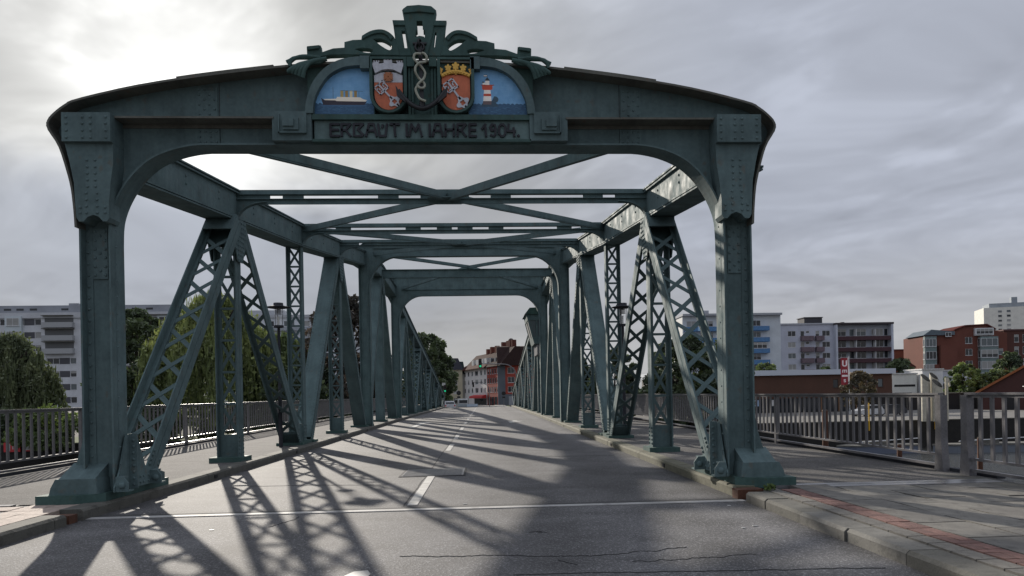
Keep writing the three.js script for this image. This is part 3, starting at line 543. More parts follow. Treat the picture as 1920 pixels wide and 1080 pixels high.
  for (const z of [-10.02, -10.12, -10.70, -10.8, -10.95, -11.1, -11.25]) for (const y of [0.30, 0.38]) g.rivet(V(pl(s * 4.04), y, z), V(-s, 0, 0), 0.017);
  g.build('stiffener', M.steel, colm);
  for (const z of [-10.0, -11.0]) { const l = mb().ext(mir([[4.04, 0.245], [3.88, 0.245], [3.88, 0.36], [3.94, 0.44], [4.04, 0.44]], s), z, z - 0.025).box(pl(s * 4.04), 0.245, z - 0.025, pl(s * 3.88), 0.265, z - 0.16).box(pl(s * 4.04), 0.42, z - 0.025, pl(s * 3.95), 0.44, z - 0.16); l.rivet(V(pl(s * 3.96), 0.33, z), V(0, 0, 1), 0.04); l.build('anchor_lug', M.steel, colm); }
}
// ---- inscription: letters of plain raised strokes
{
  const plate = mb().box(pl(-1.415), 4.835, ZW + 0.02, pl(1.435), 5.095, -10.04).build('name_plate', painted(0.17, 0.25, 0.25), gate);
  mb().box(pl(-1.435), 5.095, ZW, pl(1.455), 5.165, -9.99).box(pl(-1.435), 4.80, ZW, pl(1.455), 4.835, -9.985).build('plate_moulding', M.steelDeep, plate);
  const F = {
    E: [[[1, 1], [0, 1], [0, 0], [1, 0]], [[0, .52], [.9, .52]]], R: [[[0, 0], [0, 1], [1, 1], [.45, .5], [1, 0]], [[0, .5], [.5, .5]]], B: [[[0, 0], [0, 1], [1, 1], [.42, .55], [1, .12], [.9, 0], [0, 0]]],
    A: [[[0, 0], [.28, 1], [.75, 1], [1, 0]], [[.13, .45], [.87, .45]]], U: [[[0, 1], [.14, 0], [.82, 0], [1, 1]], [[.47, .74], [.53, .92]]], T: [[[0, 1], [1, 1]], [[.45, 1], [.55, 0]]],
    I: [[[.5, 1], [.5, 0]]], M: [[[0, 0], [.18, 1], [.5, .42], [.75, 1], [1, 0]]], H: [[[0, 0], [0, 1]], [[1, 0], [1, 1]], [[0, .55], [1, .55]]],
    1: [[[.1, .62], [.65, 1], [.75, 0]]], 9: [[[.85, .55], [.25, .5], [.08, .75], [.35, 1], [.8, .95], [.92, .6], [.85, .15], [.6, 0], [.15, .1]]], 0: [[[.1, .2], [.1, .8], [.35, 1], [.65, 1], [.9, .8], [.9, .2], [.65, 0], [.35, 0], [.1, .2]]],
    4: [[[.1, 1], [.0, .42], [.95, .42]], [[.72, .7], [.8, 0]]], '.': [[[.4, .02], [.55, .06]]],
  };
  // left and right edge of each letter along the plate, in metres from the bridge axis
  const line = [['E', -1.20, -1.09], ['R', -1.055, -0.94], ['B', -0.895, -0.775], ['A', -0.735, -0.60], ['U', -0.575, -0.46], ['T', -0.415, -0.30], ['I', -0.225, -0.175], ['M', -0.165, 0.0], ['I', 0.085, 0.125], ['A', 0.145, 0.275], ['H', 0.315, 0.425], ['R', 0.475, 0.585], ['E', 0.635, 0.725], ['1', 0.795, 0.875], ['9', 0.905, 0.995], ['0', 1.02, 1.125], ['4', 1.15, 1.255], ['.', 1.265, 1.32]];
  for (const [ch, x0, x1] of line) {
    const b = mb(), yb = 4.887, H = 0.156;
    for (const poly of F[ch]) for (let i = 0; i + 1 < poly.length; i++) {
      const P = V(pl(lerp(x0, x1, poly[i][0])), yb + H * poly[i][1], -10.028), Q = V(pl(lerp(x0, x1, poly[i + 1][0])), yb + H * poly[i + 1][1], -10.028), d = Q.clone().sub(P).normalize().multiplyScalar(0.009);
      b.bar(P.sub(d), Q.add(d), 0.029 - 0.0006 * i, 0.034 - 0.0008 * i, d.clone().cross(V(0, 0, 1)).normalize());
    }
    b.build('letter', M.sash, plate);
  }
}
// ---- painted lunette with ship and lighthouse, shields, anchor
const lunO0 = [[1.52, 5.17], [1.495, 5.35], [1.42, 5.56], [1.275, 5.745], [1.08, 5.865], [0.86, 5.915], [0.66, 5.925]];
const lunI0 = [[1.415, 5.17], [1.395, 5.345], [1.32, 5.515], [1.20, 5.672], [1.03, 5.77], [0.86, 5.80], [0.66, 5.808]];
const lunO = smooth(lunO0, 28), lunI = smooth(lunI0, 28);
function canvasTex(w, h, draw) { const c = document.createElement('canvas'); c.width = w; c.height = h; draw(c.getContext('2d'), w, h); const t = new THREE.CanvasTexture(c); t.colorSpace = THREE.SRGBColorSpace; return t; }
function sea(g, w, h, R) {
  const gr = ['#5f8fb8', '#6d9cc4', '#5a88b0']; g.fillStyle = gr[0]; g.fillRect(0, 0, w, h);
  for (let i = 0; i < 260; i++) { g.globalAlpha = 0.10; g.fillStyle = R() < 0.5 ? '#86aed0' : '#4a78a2'; g.fillRect(R() * w, R() * h, 20 + R() * 60, 20 + R() * 40); }
  g.globalAlpha = 1; g.fillStyle = '#2a4d6b'; g.beginPath(); g.moveTo(0, h); g.lineTo(0, h * 0.76);
  for (let x = 0; x <= w; x += w / 14) g.quadraticCurveTo(x + w / 40, h * (0.70 + R() * 0.03), x + w / 14, h * (0.75 + R() * 0.02));
  g.lineTo(w, h); g.fill();
  for (let i = 0; i < 420; i++) { g.globalAlpha = 0.35; g.fillStyle = R() < 0.5 ? '#1d3a55' : '#4a7290'; g.fillRect(R() * w, h * (0.77 + R() * 0.23), 6 + R() * 22, 2 + R() * 5); }
  g.globalAlpha = 1;
}
const shipArt = canvasTex(512, 430, (g, w, h) => {
  const R = rng(11); sea(g, w, h, R);
  g.fillStyle = '#9c8a55'; for (const x of [228, 268, 306, 344]) { g.fillRect(x, 205, 24, 62); g.fillStyle = x === 268 ? '#c5bd9c' : '#8d7440'; }
  g.strokeStyle = '#31465c'; g.lineWidth = 3; g.beginPath(); g.moveTo(165, 175); g.lineTo(165, 285); g.moveTo(385, 215); g.lineTo(385, 275); g.moveTo(230, 205); g.lineTo(420, 212); g.stroke();
  g.fillStyle = '#d9d3c4'; g.beginPath(); g.moveTo(85, 282); g.lineTo(190, 278); g.lineTo(200, 262); g.lineTo(395, 266); g.lineTo(420, 282); g.lineTo(455, 290); g.lineTo(440, 304); g.lineTo(100, 300); g.fill();
  g.fillStyle = '#2b2733'; g.beginPath(); g.moveTo(62, 272); g.lineTo(92, 292); g.lineTo(180, 294); g.lineTo(195, 300); g.lineTo(452, 304); g.lineTo(430, 334); g.lineTo(80, 338); g.fill();
  g.fillStyle = '#35587a'; for (let x = 60; x < 450; x += 14) { g.beginPath(); g.ellipse(x, 340, 12, 6, 0, 0, 7); g.fill(); }
});
const lightArt = canvasTex(512, 430, (g, w, h) => {
  const R = rng(12); sea(g, w, h, R);
  g.fillStyle = '#2d4556'; g.beginPath(); g.moveTo(110, 345); g.lineTo(128, 295); g.lineTo(205, 290); g.lineTo(222, 252); g.arc(232, 280, 28, -1.6, 1.4); g.lineTo(262, 345); g.fill();
  g.fillStyle = '#5a4d50'; g.fillRect(126, 292, 72, 34);
  g.fillStyle = '#dcd8d2'; g.beginPath(); g.moveTo(128, 294); g.lineTo(136, 190); g.lineTo(192, 190); g.lineTo(200, 294); g.fill();
  g.fillStyle = '#b0452f'; g.fillRect(131, 228, 66, 22); g.fillRect(120, 150, 90, 38); g.fillRect(126, 186, 76, 8);
  g.fillStyle = '#8f3a2a'; g.fillRect(112, 146, 112, 8);
  g.fillStyle = '#dcd8d2'; g.fillRect(148, 108, 36, 40); g.fillRect(124, 128, 30, 18);
  g.fillStyle = '#23303c'; g.beginPath(); g.moveTo(142, 110); g.lineTo(166, 78); g.lineTo(190, 110); g.fill(); g.fillRect(164, 58, 3, 24); g.fillRect(122, 118, 14, 12);
  g.fillStyle = '#e8e6e2'; g.fillRect(136, 60, 28, 10); g.fillStyle = '#1f2a33'; g.fillRect(136, 56, 28, 5); g.fillRect(136, 70, 28, 5);
});
for (const s of [-1, 1]) {
  const b = mb().ext(mir([...lunO, ...lunI.slice().reverse()], s), -9.965, -10.12).build('lunette_frame', M.steel, gate);
  mb().ext(mir([[0.66, 5.76], [0.79, 5.76], [0.79, 5.925], [0.66, 5.925]], s), -9.955, -10.1).build('frame_block', M.steel, b);
  const shape = new THREE.Shape(mir([[0.63, 5.17], ...lunI, [0.63, 5.81]], s).map(([x, y]) => new THREE.Vector2(x, y))), g = new THREE.ShapeGeometry(shape), p = g.attributes.position, uv = g.attributes.uv;
  const xa = pl(s < 0 ? -1.42 : 0.63);
  for (let i = 0; i < p.count; i++) { uv.setXY(i, (p.getX(i) - xa) / 0.79, (p.getY(i) - 5.17) / 0.64); p.setZ(i, -10.06); }
  const o = bridge.position; g.translate(-o.x, -o.y, -o.z);
  const art = new THREE.Mesh(g, std(col(1.55, 1.5, 1.45), 0.55, { map: s < 0 ? shipArt : lightArt, bumpMap: T.paintBump, bumpScale: 0.004 })); art.name = 'painted_panel'; art.userData.label = s < 0 ? 'painted steamship with four funnels on blue sea' : 'painted red and white lighthouse on blue sea'; art.receiveShadow = true; b.add(art);
  mb().ext(mir([[0.62, 5.165], [1.5, 5.165], [1.5, 5.86], [0.62, 5.9]], s), -10.065, -10.19).build('panel_back', M.steelDeep, b);
  // acanthus scroll at the spring of the arch, and the square end of the cresting
  const a = mb();
  for (let i = 0; i < 5; i++) { const t = i / 4; a.tube([V(pl(s * (1.22 + 0.02 * i)), 5.88 - 0.01 * i, -9.96), V(pl(s * (1.42 + 0.035 * i)), 5.82 + 0.0 * i - 0.03 * t, -9.93), V(pl(s * (1.50 + 0.05 * i)), 5.72 - 0.02 * t, -9.92), V(pl(s * (1.53 + 0.045 * i)), 5.62 + 0.02 * i, -9.94)], 0.030, 14, 6); }
  for (let i = 0; i < 3; i++) a.tube([V(pl(s * (1.30 + 0.06 * i)), 5.90, -9.97), V(pl(s * (1.55 + 0.06 * i)), 5.90 - 0.02 * i, -9.94), V(pl(s * (1.74 - 0.02 * i)), 5.83 - 0.03 * i, -9.95)], 0.026, 12, 6);
  a.build('acanthus_scroll', M.steelDeep, b);
}
// shields
const shieldPts = (u0, u1, yt, ys, yb) => { const r = [[u0, yt], [u0, ys]]; const c = (u0 + u1) / 2, h = (u1 - u0) / 2; for (let i = 1; i < 12; i++) { const a = Math.PI + i / 12 * Math.PI; r.push([c + h * Math.cos(a), ys + (ys - yb) * Math.sin(a)]); } r.push([u1, ys], [u1, yt]); return r; };
const enamel = (r, g, b) => std(col(r, g, b), 0.55, { map: T.paint, bumpMap: T.paintBump, bumpScale: 0.003 });
const RED = enamel(0.66, 0.17, 0.075), SILVER = enamel(0.66, 0.68, 0.74), GOLD = enamel(0.78, 0.46, 0.08);
function keyPart(parent, c, ang, L) {            // ornate key: square bit with cut-outs, shank, four-lobed bow
  const R = (x, y) => [pl(c[0] + x * Math.cos(ang) - y * Math.sin(ang)), c[1] + x * Math.sin(ang) + y * Math.cos(ang)], b = mb(), box = (x0, y0, x1, y1) => b.ext([R(x0, y0), R(x1, y0), R(x1, y1), R(x0, y1)], -9.975, -9.995);
  const k = L / 0.40;
  const q = (x0, y0, x1, y1) => box(x0 * k, y0 * k, x1 * k, y1 * k);
  q(-0.20, -0.085, -0.183, 0.085); q(-0.20, 0.07, -0.05, 0.085); q(-0.20, -0.085, -0.05, -0.07); q(-0.068, -0.085, -0.05, 0.085);   // outline of the bit
  q(-0.20, -0.012, 0.10, 0.012); q(-0.155, 0.03, -0.14, 0.075); q(-0.155, 0.03, -0.105, 0.044); q(-0.155, -0.075, -0.14, -0.03); q(-0.155, -0.044, -0.105, -0.03); q(-0.09, 0.012, -0.076, 0.05); q(-0.09, -0.05, -0.076, -0.012);
  const bow = []; for (let i = 0; i < 24; i++) { const a = i / 24 * 2 * Math.PI, r = (0.062 + 0.030 * Math.pow(Math.abs(Math.cos(2 * a)), 2.2) * 1.2) * k; bow.push(R(0.15 * k + r * Math.cos(a + Math.PI / 4 * 0), r * Math.sin(a))); }
  const hole = []; for (let i = 0; i < 16; i++) { const a = i / 16 * 2 * Math.PI, r = 0.034 * k * (0.75 + 0.4 * Math.abs(Math.cos(2 * a + Math.PI / 2))); hole.push(R(0.15 * k + r * Math.cos(a), r * Math.sin(a))); }
  b.ext(bow, -9.975, -9.995, [hole]); q(0.2, -0.012, 0.245, 0.012);
  b.build('key', SILVER, parent);
}
for (const s of [-1, 1]) {
  const c = s < 0 ? -0.425 : 0.467, fr = shieldPts(c - 0.245, c + 0.245, 5.915, 5.42, 5.175), frI = shieldPts(c - 0.205, c + 0.205, 5.885, 5.42, 5.205);
  const shield = mb().ext(fr.map(([u, y]) => [pl(u), y]), -9.955, -10.1, [frI.map(([u, y]) => [pl(u), y])]).build('shield', M.steelDeep, gate, s < 0 ? 'shield with grey mural crown, brown cross and silver key' : 'shield with golden crown and silver key on red');
  mb().ext(frI.map(([u, y]) => [pl(u), y]), -10.02, -10.05).build('shield_ground', M.steelDeep, shield);
  const fld = shieldPts(c - 0.186, c + 0.186, 5.66, 5.42, 5.222); fld.splice(fld.length, 0, [c + 0.1, 5.685], [c, 5.695], [c - 0.1, 5.685]);
  if (s < 0) {
    const lo = shieldPts(c - 0.186, c + 0.186, 5.585, 5.42, 5.222); mb().ext(lo.map(([u, y]) => [pl(u), y]), -9.99, -10.03).build('shield_field', RED, shield);
    mb().ext([[c - 0.186, 5.587], [c + 0.186, 5.587], [c + 0.186, 5.68], [c + 0.1, 5.715], [c, 5.725], [c - 0.1, 5.715], [c - 0.186, 5.68]].map(([u, y]) => [pl(u), y]), -9.99, -10.03).build('shield_field', SILVER, shield);
    // mural crown
    const cr = mb(); cr.ext([[c - 0.17, 5.70], [c - 0.08, 5.745], [c, 5.755], [c + 0.08, 5.745], [c + 0.17, 5.70], [c + 0.205, 5.81], [c + 0.20, 5.84], [c + 0.12, 5.85], [c + 0.12, 5.825], [c + 0.055, 5.835], [c + 0.055, 5.875], [c - 0.055, 5.875], [c - 0.055, 5.835], [c - 0.12, 5.825], [c - 0.12, 5.85], [c - 0.20, 5.84], [c - 0.205, 5.81]].map(([u, y]) => [pl(u), y]), -9.965, -10.03);
    for (const u of [-0.18, -0.15, -0.12, -0.04, 0, 0.04, 0.12, 0.15, 0.18]) cr.box(pl(c + u) - 0.009, Math.abs(u) > 0.1 ? 5.85 : 5.875, -9.97, pl(c + u) + 0.009, Math.abs(u) > 0.1 ? 5.868 : 5.895, -10.02); cr.build('mural_crown', SILVER, shield);
    const x = mb(); for (let i = 0; i < 4; i++) { const a = i * Math.PI / 2, R = (q, r) => [pl(c + 0.0 + q * Math.cos(a) - r * Math.sin(a)), 5.655 + q * Math.sin(a) + r * Math.cos(a)]; x.ext([R(0.006, 0.012), R(0.058, 0.046), R(0.058, -0.046), R(0.006, -0.012)], -9.968 - i * 0.0008, -9.99); } x.build('cross', enamel(0.46, 0.16, 0.06), shield);
    keyPart(shield, [c - 0.015, 5.43], -0.82, 0.36);
  } else {
    mb().ext(fld.map(([u, y]) => [pl(u), y]), -9.99, -10.03).build('shield_field', RED, shield);
    const cr = mb(); const arc = (o, n = 14) => { const r = []; for (let i = 0; i <= n; i++) { const t = i / n * 2 - 1; r.push([c + t * (0.185 + o * 0.1), 5.65 + 0.055 * (1 - t * t) + o]); } return r; };
    cr.ext([...arc(0), ...arc(0.045).reverse()].map(([u, y]) => [pl(u), y]), -9.962, -10.0);
    for (const [u, y, r] of [[-0.2, 5.77, 0.032], [-0.1, 5.80, 0.045], [0, 5.825, 0.05], [0.1, 5.80, 0.045], [0.2, 5.77, 0.032]]) { const leaf = []; for (let i = 0; i < 20; i++) { const a = i / 20 * 2 * Math.PI, rr = r * (0.62 + 0.42 * Math.abs(Math.cos(2.5 * (a - Math.PI / 2)))); leaf.push([pl(c + u + rr * Math.cos(a)), y - 0.02 + rr * Math.sin(a)]); } cr.ext(leaf, -9.968, -9.995); cr.box(pl(c + u) - 0.012, 5.69, -9.97, pl(c + u) + 0.012, y - 0.02, -9.995); }
    for (let i = 0; i <= 10; i++) { const t = i / 10 * 2 - 1; cr.rivet(V(pl(c + t * 0.18), 5.67 + 0.055 * (1 - t * t), -9.962), V(0, 0, 1), 0.012); }
    cr.build('gold_crown', GOLD, shield);
    keyPart(shield, [c - 0.0, 5.44], -0.95, 0.40);
  }
}
// fluted channel between the shields, anchor and rope
{
  const ch = mb().box(pl(-0.175), 5.17, -10.04, pl(0.215), 5.9, -10.1); for (const u of [-0.15, -0.11, 0.15, 0.19]) ch.box(pl(u) - 0.014, 5.17, -10.0, pl(u) + 0.014, 5.78, -10.04); for (const u of [-0.125, 0.165]) ch.box(pl(u) - 0.05, 5.79, -9.955, pl(u) + 0.05, 5.915, -10.04);
  ch.build('fluted_panel', M.steelDeep, gate);
  const a = mb(), AX = 0.02;
  a.bar(V(pl(0.005), 6.10, -9.96), V(pl(AX), 5.22, -9.90), 0.05, 0.05);
  const arm = []; for (let i = 0; i <= 16; i++) { const t = i / 16 * 2 - 1; arm.push(V(pl(AX + 0.31 * t), 5.205 + 0.235 * Math.pow(Math.abs(t), 1.9), -9.89)); }
  a.tube(arm, 0.032, 32, 6); a.cyl(V(pl(AX), 5.19, -9.93), V(pl(AX), 5.30, -9.90), 0.05, 0.035, 8);
  for (const s of [-1, 1]) a.ext([[AX + s * 0.34, 5.50], [AX + s * 0.325, 5.37], [AX + s * 0.20, 5.265], [AX + s * 0.275, 5.40]].map(([u, y]) => [pl(u), y]), -9.865, -9.915);
  const ring = new THREE.TorusGeometry(0.055, 0.018, 6, 16); a.add(ring, new THREE.Matrix4().makeTranslation(pl(0.0), 6.03, -9.93)); a.add(new THREE.TorusGeometry(0.04, 0.016, 6, 14), new THREE.Matrix4().makeRotationY(1.2).setPosition(pl(0.0), 6.09, -9.93)); a.cyl(V(pl(-0.09), 6.08, -9.94), V(pl(0.09), 6.08, -9.94), 0.02, 0.02, 8); a.bar(V(pl(0), 6.0, -9.92), V(pl(0.002), 5.88, -9.92), 0.035, 0.03);
  const anc = a.build('anchor', M.anchor, gate);
  const rp = [[0.02, 5.915, 0], [-0.055, 5.90, 1], [-0.072, 5.845, 1], [-0.03, 5.79, 1], [0.03, 5.74, -1], [0.068, 5.67, -1], [0.05, 5.60, -1], [0.0, 5.53, 1], [-0.03, 5.49, 1], [0.0, 5.458, 1], [0.05, 5.47, 0], [0.06, 5.52, -1], [0.03, 5.56, -1], [-0.02, 5.61, -1], [-0.055, 5.67, 1], [-0.05, 5.73, 1], [0.0, 5.785, 1], [0.075, 5.82, -1], [0.095, 5.87, 0], [0.065, 5.915, 0], [0.03, 5.925, 0]];
  mb().tube(rp.map(([u, y, f]) => V(pl(u), y, -9.865 + 0.022 * f)), 0.0155, 160, 8).tube([V(pl(-0.03), 5.49, -9.85), V(pl(-0.055), 5.44, -9.85), V(pl(-0.03), 5.36, -9.85), V(pl(0.0), 5.315, -9.85), V(pl(0.075), 5.285, -9.85)], 0.0165, 30, 8).build('rope', M.rope, anc);
}
// cresting
{
  const k = mb().ext([[-0.225, 6.535], [-0.165, 6.588], [0, 6.603], [0.165, 6.588], [0.225, 6.535], [0.16, 6.16], [0.10, 5.94], [-0.10, 5.94], [-0.16, 6.16]].map(([u, y]) => [pl(u), y]), -9.95, -10.09, [[[-0.05, 6.40], [0.052, 6.40], [0.056, 6.28], [0.084, 6.272], [0.075, 6.15], [0.05, 6.17], [0, 6.178], [-0.045, 6.165], [-0.062, 6.15], [-0.06, 6.272], [-0.044, 6.28]].map(([u, y]) => [pl(u), y])], 0.012).build('cresting', M.steelDeep, gate);
  mb().ext([[-0.21, 6.535], [-0.155, 6.576], [0, 6.59], [0.155, 6.576], [0.21, 6.535], [0.2, 6.48], [0, 6.50], [-0.2, 6.48]].map(([u, y]) => [pl(u), y]), -9.925, -9.955, [], 0.006).build('keystone_rim', M.steelDeep, k);
  for (const s of [-1, 1]) {
    mb().ext(mir([[0.13, 6.41], [0.358, 6.413], [0.345, 6.33], [0.30, 5.935], [0.10, 5.935]], s), -9.98, -10.07, [mir([[0.195, 6.262], [0.235, 6.262], [0.205, 6.044], [0.168, 6.044]], s)], 0.01).build('cresting_wing', M.steelDeep, k);
    mb().ext(mir([[0.14, 6.40], [0.35, 6.40], [0.34, 6.33], [0.14, 6.33]], s), -9.955, -9.985, [], 0.006).build('cresting_wing', M.steelDeep, k);
    mb().ext(mir([...smooth([[0.30, 6.08], [0.335, 6.18], [0.415, 6.255], [0.515, 6.283], [0.64, 6.262], [0.76, 6.196]], 20), [0.768, 6.147], [0.88, 6.142], [0.99, 6.113], [0.992, 6.040], [1.14, 6.028], [1.29, 5.975], [1.3, 6.066], [1.482, 6.046], [1.478, 5.915], [1.41, 5.888], [1.19, 5.932], [1.0, 5.940], [0.26, 5.935]], s), -9.97, -10.08, [mir(smooth([[0.605, 6.146], [0.50, 6.15], [0.405, 6.10], [0.37, 6.05], [0.394, 6.012], [0.442, 6.025], [0.525, 6.077]], 20), s), mir(smooth([[0.843, 6.014], [0.745, 6.027], [0.647, 6.015], [0.625, 5.990], [0.67, 5.972], [0.765, 5.985]], 16), s)], 0.01).build('cresting_scroll', M.steelDeep, k);
    mb().ext(mir([...smooth([[0.345, 6.17], [0.42, 6.245], [0.515, 6.272], [0.64, 6.25], [0.755, 6.185]], 16), ...smooth([[0.75, 6.14], [0.63, 6.2], [0.515, 6.222], [0.44, 6.2], [0.38, 6.13]], 16)], s), -9.945, -9.975, [], 0.006).build('cresting_rib', M.steelDeep, k); mb().ext(mir([[1.31, 6.055], [1.47, 6.038], [1.465, 5.99], [1.32, 6.01]], s), -9.94, -9.975, [], 0.006).build('cresting_rib', M.steelDeep, k);
  }
}
// ================================================================ railings, lamps, signals
function railing(label, x, z0, z1, posts, o = {}) {
  const t = thing('railing', [x, walkY(z0), z0], label, 'railing', o.group), y = (z) => walkY(z), zs = zr(z0, z1, 5.7);
  const rail = (yy, w, h, name, mat = M.galv) => { const b = mb(); for (let i = 0; i + 1 < zs.length; i++) b.bar(V(x, y(zs[i]) + yy, zs[i]), V(x, y(zs[i + 1]) + yy, zs[i + 1]), w, h); return b.build(name, mat, t); };
  rail(1.175, 0.085, 0.03, 'handrail'); rail(1.14, 0.03, 0.04, 'handrail'); rail(0.245, 0.055, 0.035, 'bottom_rail'); rail(0.085, 0.05, 0.04, 'bottom_rail');
  const far = mb(); let n = 0;
  for (let z = Math.max(z0, z1) - 0.09; z > Math.min(z0, z1); z -= 0.24) {
    if (posts.some((p) => Math.abs(p - z) < 0.12)) continue;
    const P = V(x, y(z) + 0.262, z), Q = V(x, y(z) + 1.12, z);
    if (n++ < 290) piece('baluster', M.galv, t, barMatrix(P, Q, o.thick || 0.028, 0.06)); else far.bar(P, Q, 0.028, 0.06);
  }
  if (far.g.length) far.build('baluster', M.galv, t, null, 'stuff');
  for (const z of posts) {
    const big = o.big && Math.abs(z - o.big) < 0.01, b = mb(), w = big ? 0.07 : 0.042;
    b.side([[z - w - (big ? 0.05 : 0.02), y(z) - 0.15], [z + w + (big ? 0.05 : 0.02), y(z) - 0.15], [z + w, y(z) + 0.5], [z + w, y(z) + 1.155], [z - w, y(z) + 1.155], [z - w, y(z) + 0.5]], x - (big ? 0.055 : 0.03), x + (big ? 0.055 : 0.03));
    b.build('post', M.galv, t);
  }
  return t;
}
railing('long grey metal railing along the left edge of the bridge walkway', -8.62, -10.1, -95.6, zr(-10.85, -95.5, 5.65));
railing('long grey metal railing along the right edge of the bridge walkway', 6.98, -11.05, -95.6, zr(-11.05, -95.5, 6.5), { big: -11.05, thick: 0.03 });
railing('short grey railing on the near bank at the right picture edge', 6.92, -10.34, -3, [-10.34, -6.6, -3.05], { big: -10.34, thick: 0.03 });

function lampPost(x, z, label, base = walkY(z)) {
  const t = thing('street_lamp', [0, 0, 0], label, 'street lamp', 'lamps on the bridge');
  mb().cyl(V(0, 0, 0), V(0, 0.9, 0), 0.055, 0.055, 12).cyl(V(0, 0.9, 0), V(0, 3.2, 0), 0.05, 0.036, 12).cyl(V(0, 3.2, 0), V(0, 3.26, 0), 0.13, 0.13, 14).build('post', M.sash, t);
  const lan = mb().cyl(V(0, 3.26, 0), V(0, 3.70, 0), 0.085, 0.105, 14, true).build('lamp_glass', M.clear, t);
  mb().cyl(V(0, 3.28, 0), V(0, 3.5, 0), 0.025, 0.025, 8).build('bulb', M.white, lan);
  const lv = mb(); for (let i = 0; i < 4; i++) lv.cyl(V(0, 3.56 + i * 0.035, 0), V(0, 3.57 + i * 0.035, 0), 0.085, 0.085, 12); for (let i = 0; i < 3; i++) { const a = i * 2.1; lv.cyl(V(0.1 * Math.cos(a), 3.26, 0.1 * Math.sin(a)), V(0.11 * Math.cos(a), 3.7, 0.11 * Math.sin(a)), 0.007, 0.007, 5); } lv.build('louvre', M.sash, lan);
  const pts = [[0, 3.68], [0.31, 3.735], [0.315, 3.75], [0.13, 3.79], [0.125, 3.86], [0, 3.865]].map((p) => new THREE.Vector2(...p)); mb().add(new THREE.LatheGeometry(pts, 24)).build('lamp_shade', M.sash, t);
  t.position.set(x, base, z); return t;
}
lampPost(-5.46, -20.35, 'grey post lamp with flat disc shade in the left truss'); lampPost(4.02, -21.3, 'grey post lamp with flat disc shade in the right truss'); lampPost(-6.0, -84, 'far grey lamp above the low end of the left truss');

const green = new THREE.MeshStandardMaterial({ color: 0x000000, emissive: col(0.02, 0.55, 0.27), emissiveIntensity: 0.5 }), lensOff = std(col(0.03, 0.012, 0.01), 0.3);
function signalHead(t, x, y, z, lit, k = 1) {
  const h = mb().box(x - 0.15 * k, y - 0.45 * k, z - 0.1, x + 0.15 * k, y + 0.45 * k, z + 0.05).build('signal_head', M.black, t);
  for (let i = 0; i < 3; i++) {
    const yy = y + (1 - i) * 0.29 * k; mb().cyl(V(x, yy, z + 0.05), V(x, yy, z + 0.07), 0.105 * k, 0.105 * k, 14).build('signal_lens', lit && i === 2 ? green : lensOff, h);
    mb().add(new THREE.CylinderGeometry(0.125 * k, 0.125 * k, 0.2, 12, 1, true, 0, Math.PI), new THREE.Matrix4().makeRotationX(Math.PI / 2).multiply(new THREE.Matrix4().makeRotationY(-Math.PI / 2)).setPosition(x, yy, z + 0.14)).build('signal_visor', M.black, h);
  }
  return h;
}
{
  const t = thing('traffic_light', [4.85, roadY(-112), -112], 'green traffic light on a curved grey mast arm over the far road', 'traffic light');
  const g = roadY(-112), c = []; for (let i = 0; i <= 10; i++) { const a = i / 10 * Math.PI / 2; c.push(V(4.85 - 1.9 * (1 - Math.cos(a)), g + 4.7 + 1.95 * Math.sin(a), -112)); }
  mb().cyl(V(4.85, g, -112), V(4.85, g + 4.7, -112), 0.1, 0.085, 10).tube([...c, V(1.2, g + 6.72, -112), V(-0.35, g + 6.80, -112)], 0.075, 40, 8).build('mast', M.galv, t);
  signalHead(t, -0.5, 6.35, -111.9, true, 1.5); mb().box(-0.15, 6.2, -111.95, 0.12, 6.8, -111.9).build('sign_plate', M.white, t);
  signalHead(t, 4.45, 1.85 + 0.3, -111.9, true, 1.0);
}
{
  const t = thing('traffic_light', [-5.5, roadY(-103), -103], 'traffic light with green lamp on a straight pole beside the left truss end', 'traffic light'); const g = roadY(-103);
  mb().cyl(V(-5.5, g, -103), V(-5.5, g + 3.1, -103), 0.075, 0.065, 10).build('pole', M.galv, t); signalHead(t, -5.35, 2.55, -102.9, true, 1.1); mb().box(-5.75, 2.95, -103, -5.3, 3.35, -102.96).build('sign_plate', M.white, t);
}
{
  const t = thing('traffic_light', [1.1, roadY(-160), -160], 'smaller unlit traffic light on a curved arm before the white house', 'traffic light'), g = roadY(-160);
  mb().cyl(V(1.1, g, -160), V(1.1, g + 4.2, -160), 0.09, 0.08, 8).tube([V(1.1, g + 4.2, -160), V(0.8, g + 5.2, -160), V(-0.2, g + 5.9, -160), V(-1.6, g + 6.1, -160), V(-2.2, g + 6.1, -160)], 0.07, 24, 6).build('mast', M.galv, t); signalHead(t, -2.3, g + 5.6, -160, false, 1.2);
}
for (const [x, z, y, l] of [[-4.75, -140, 2.1, 'round traffic sign seen from behind left of the flatbed truck'], [-8.6, -125, 2.0, 'round traffic sign seen from behind beneath the dark street tree'], [3.9, -150, 1.9, 'round traffic sign seen from behind before the red brick house']]) {
  const t = thing('traffic_sign', [x, roadY(z), z], l, 'traffic sign'), g = roadY(z); mb().cyl(V(x, g, z), V(x, y + 0.5, z), 0.05, 0.05, 8).build('pole', M.galv, t);
  mb().cyl(V(x, y, z + 0.05), V(x, y, z + 0.08), 0.42, 0.42, 20).build('sign_plate', M.black, t); mb().box(x - 0.3, y - 0.95, z + 0.05, x + 0.3, y - 0.6, z + 0.08).build('sign_plate', M.black, t);
}

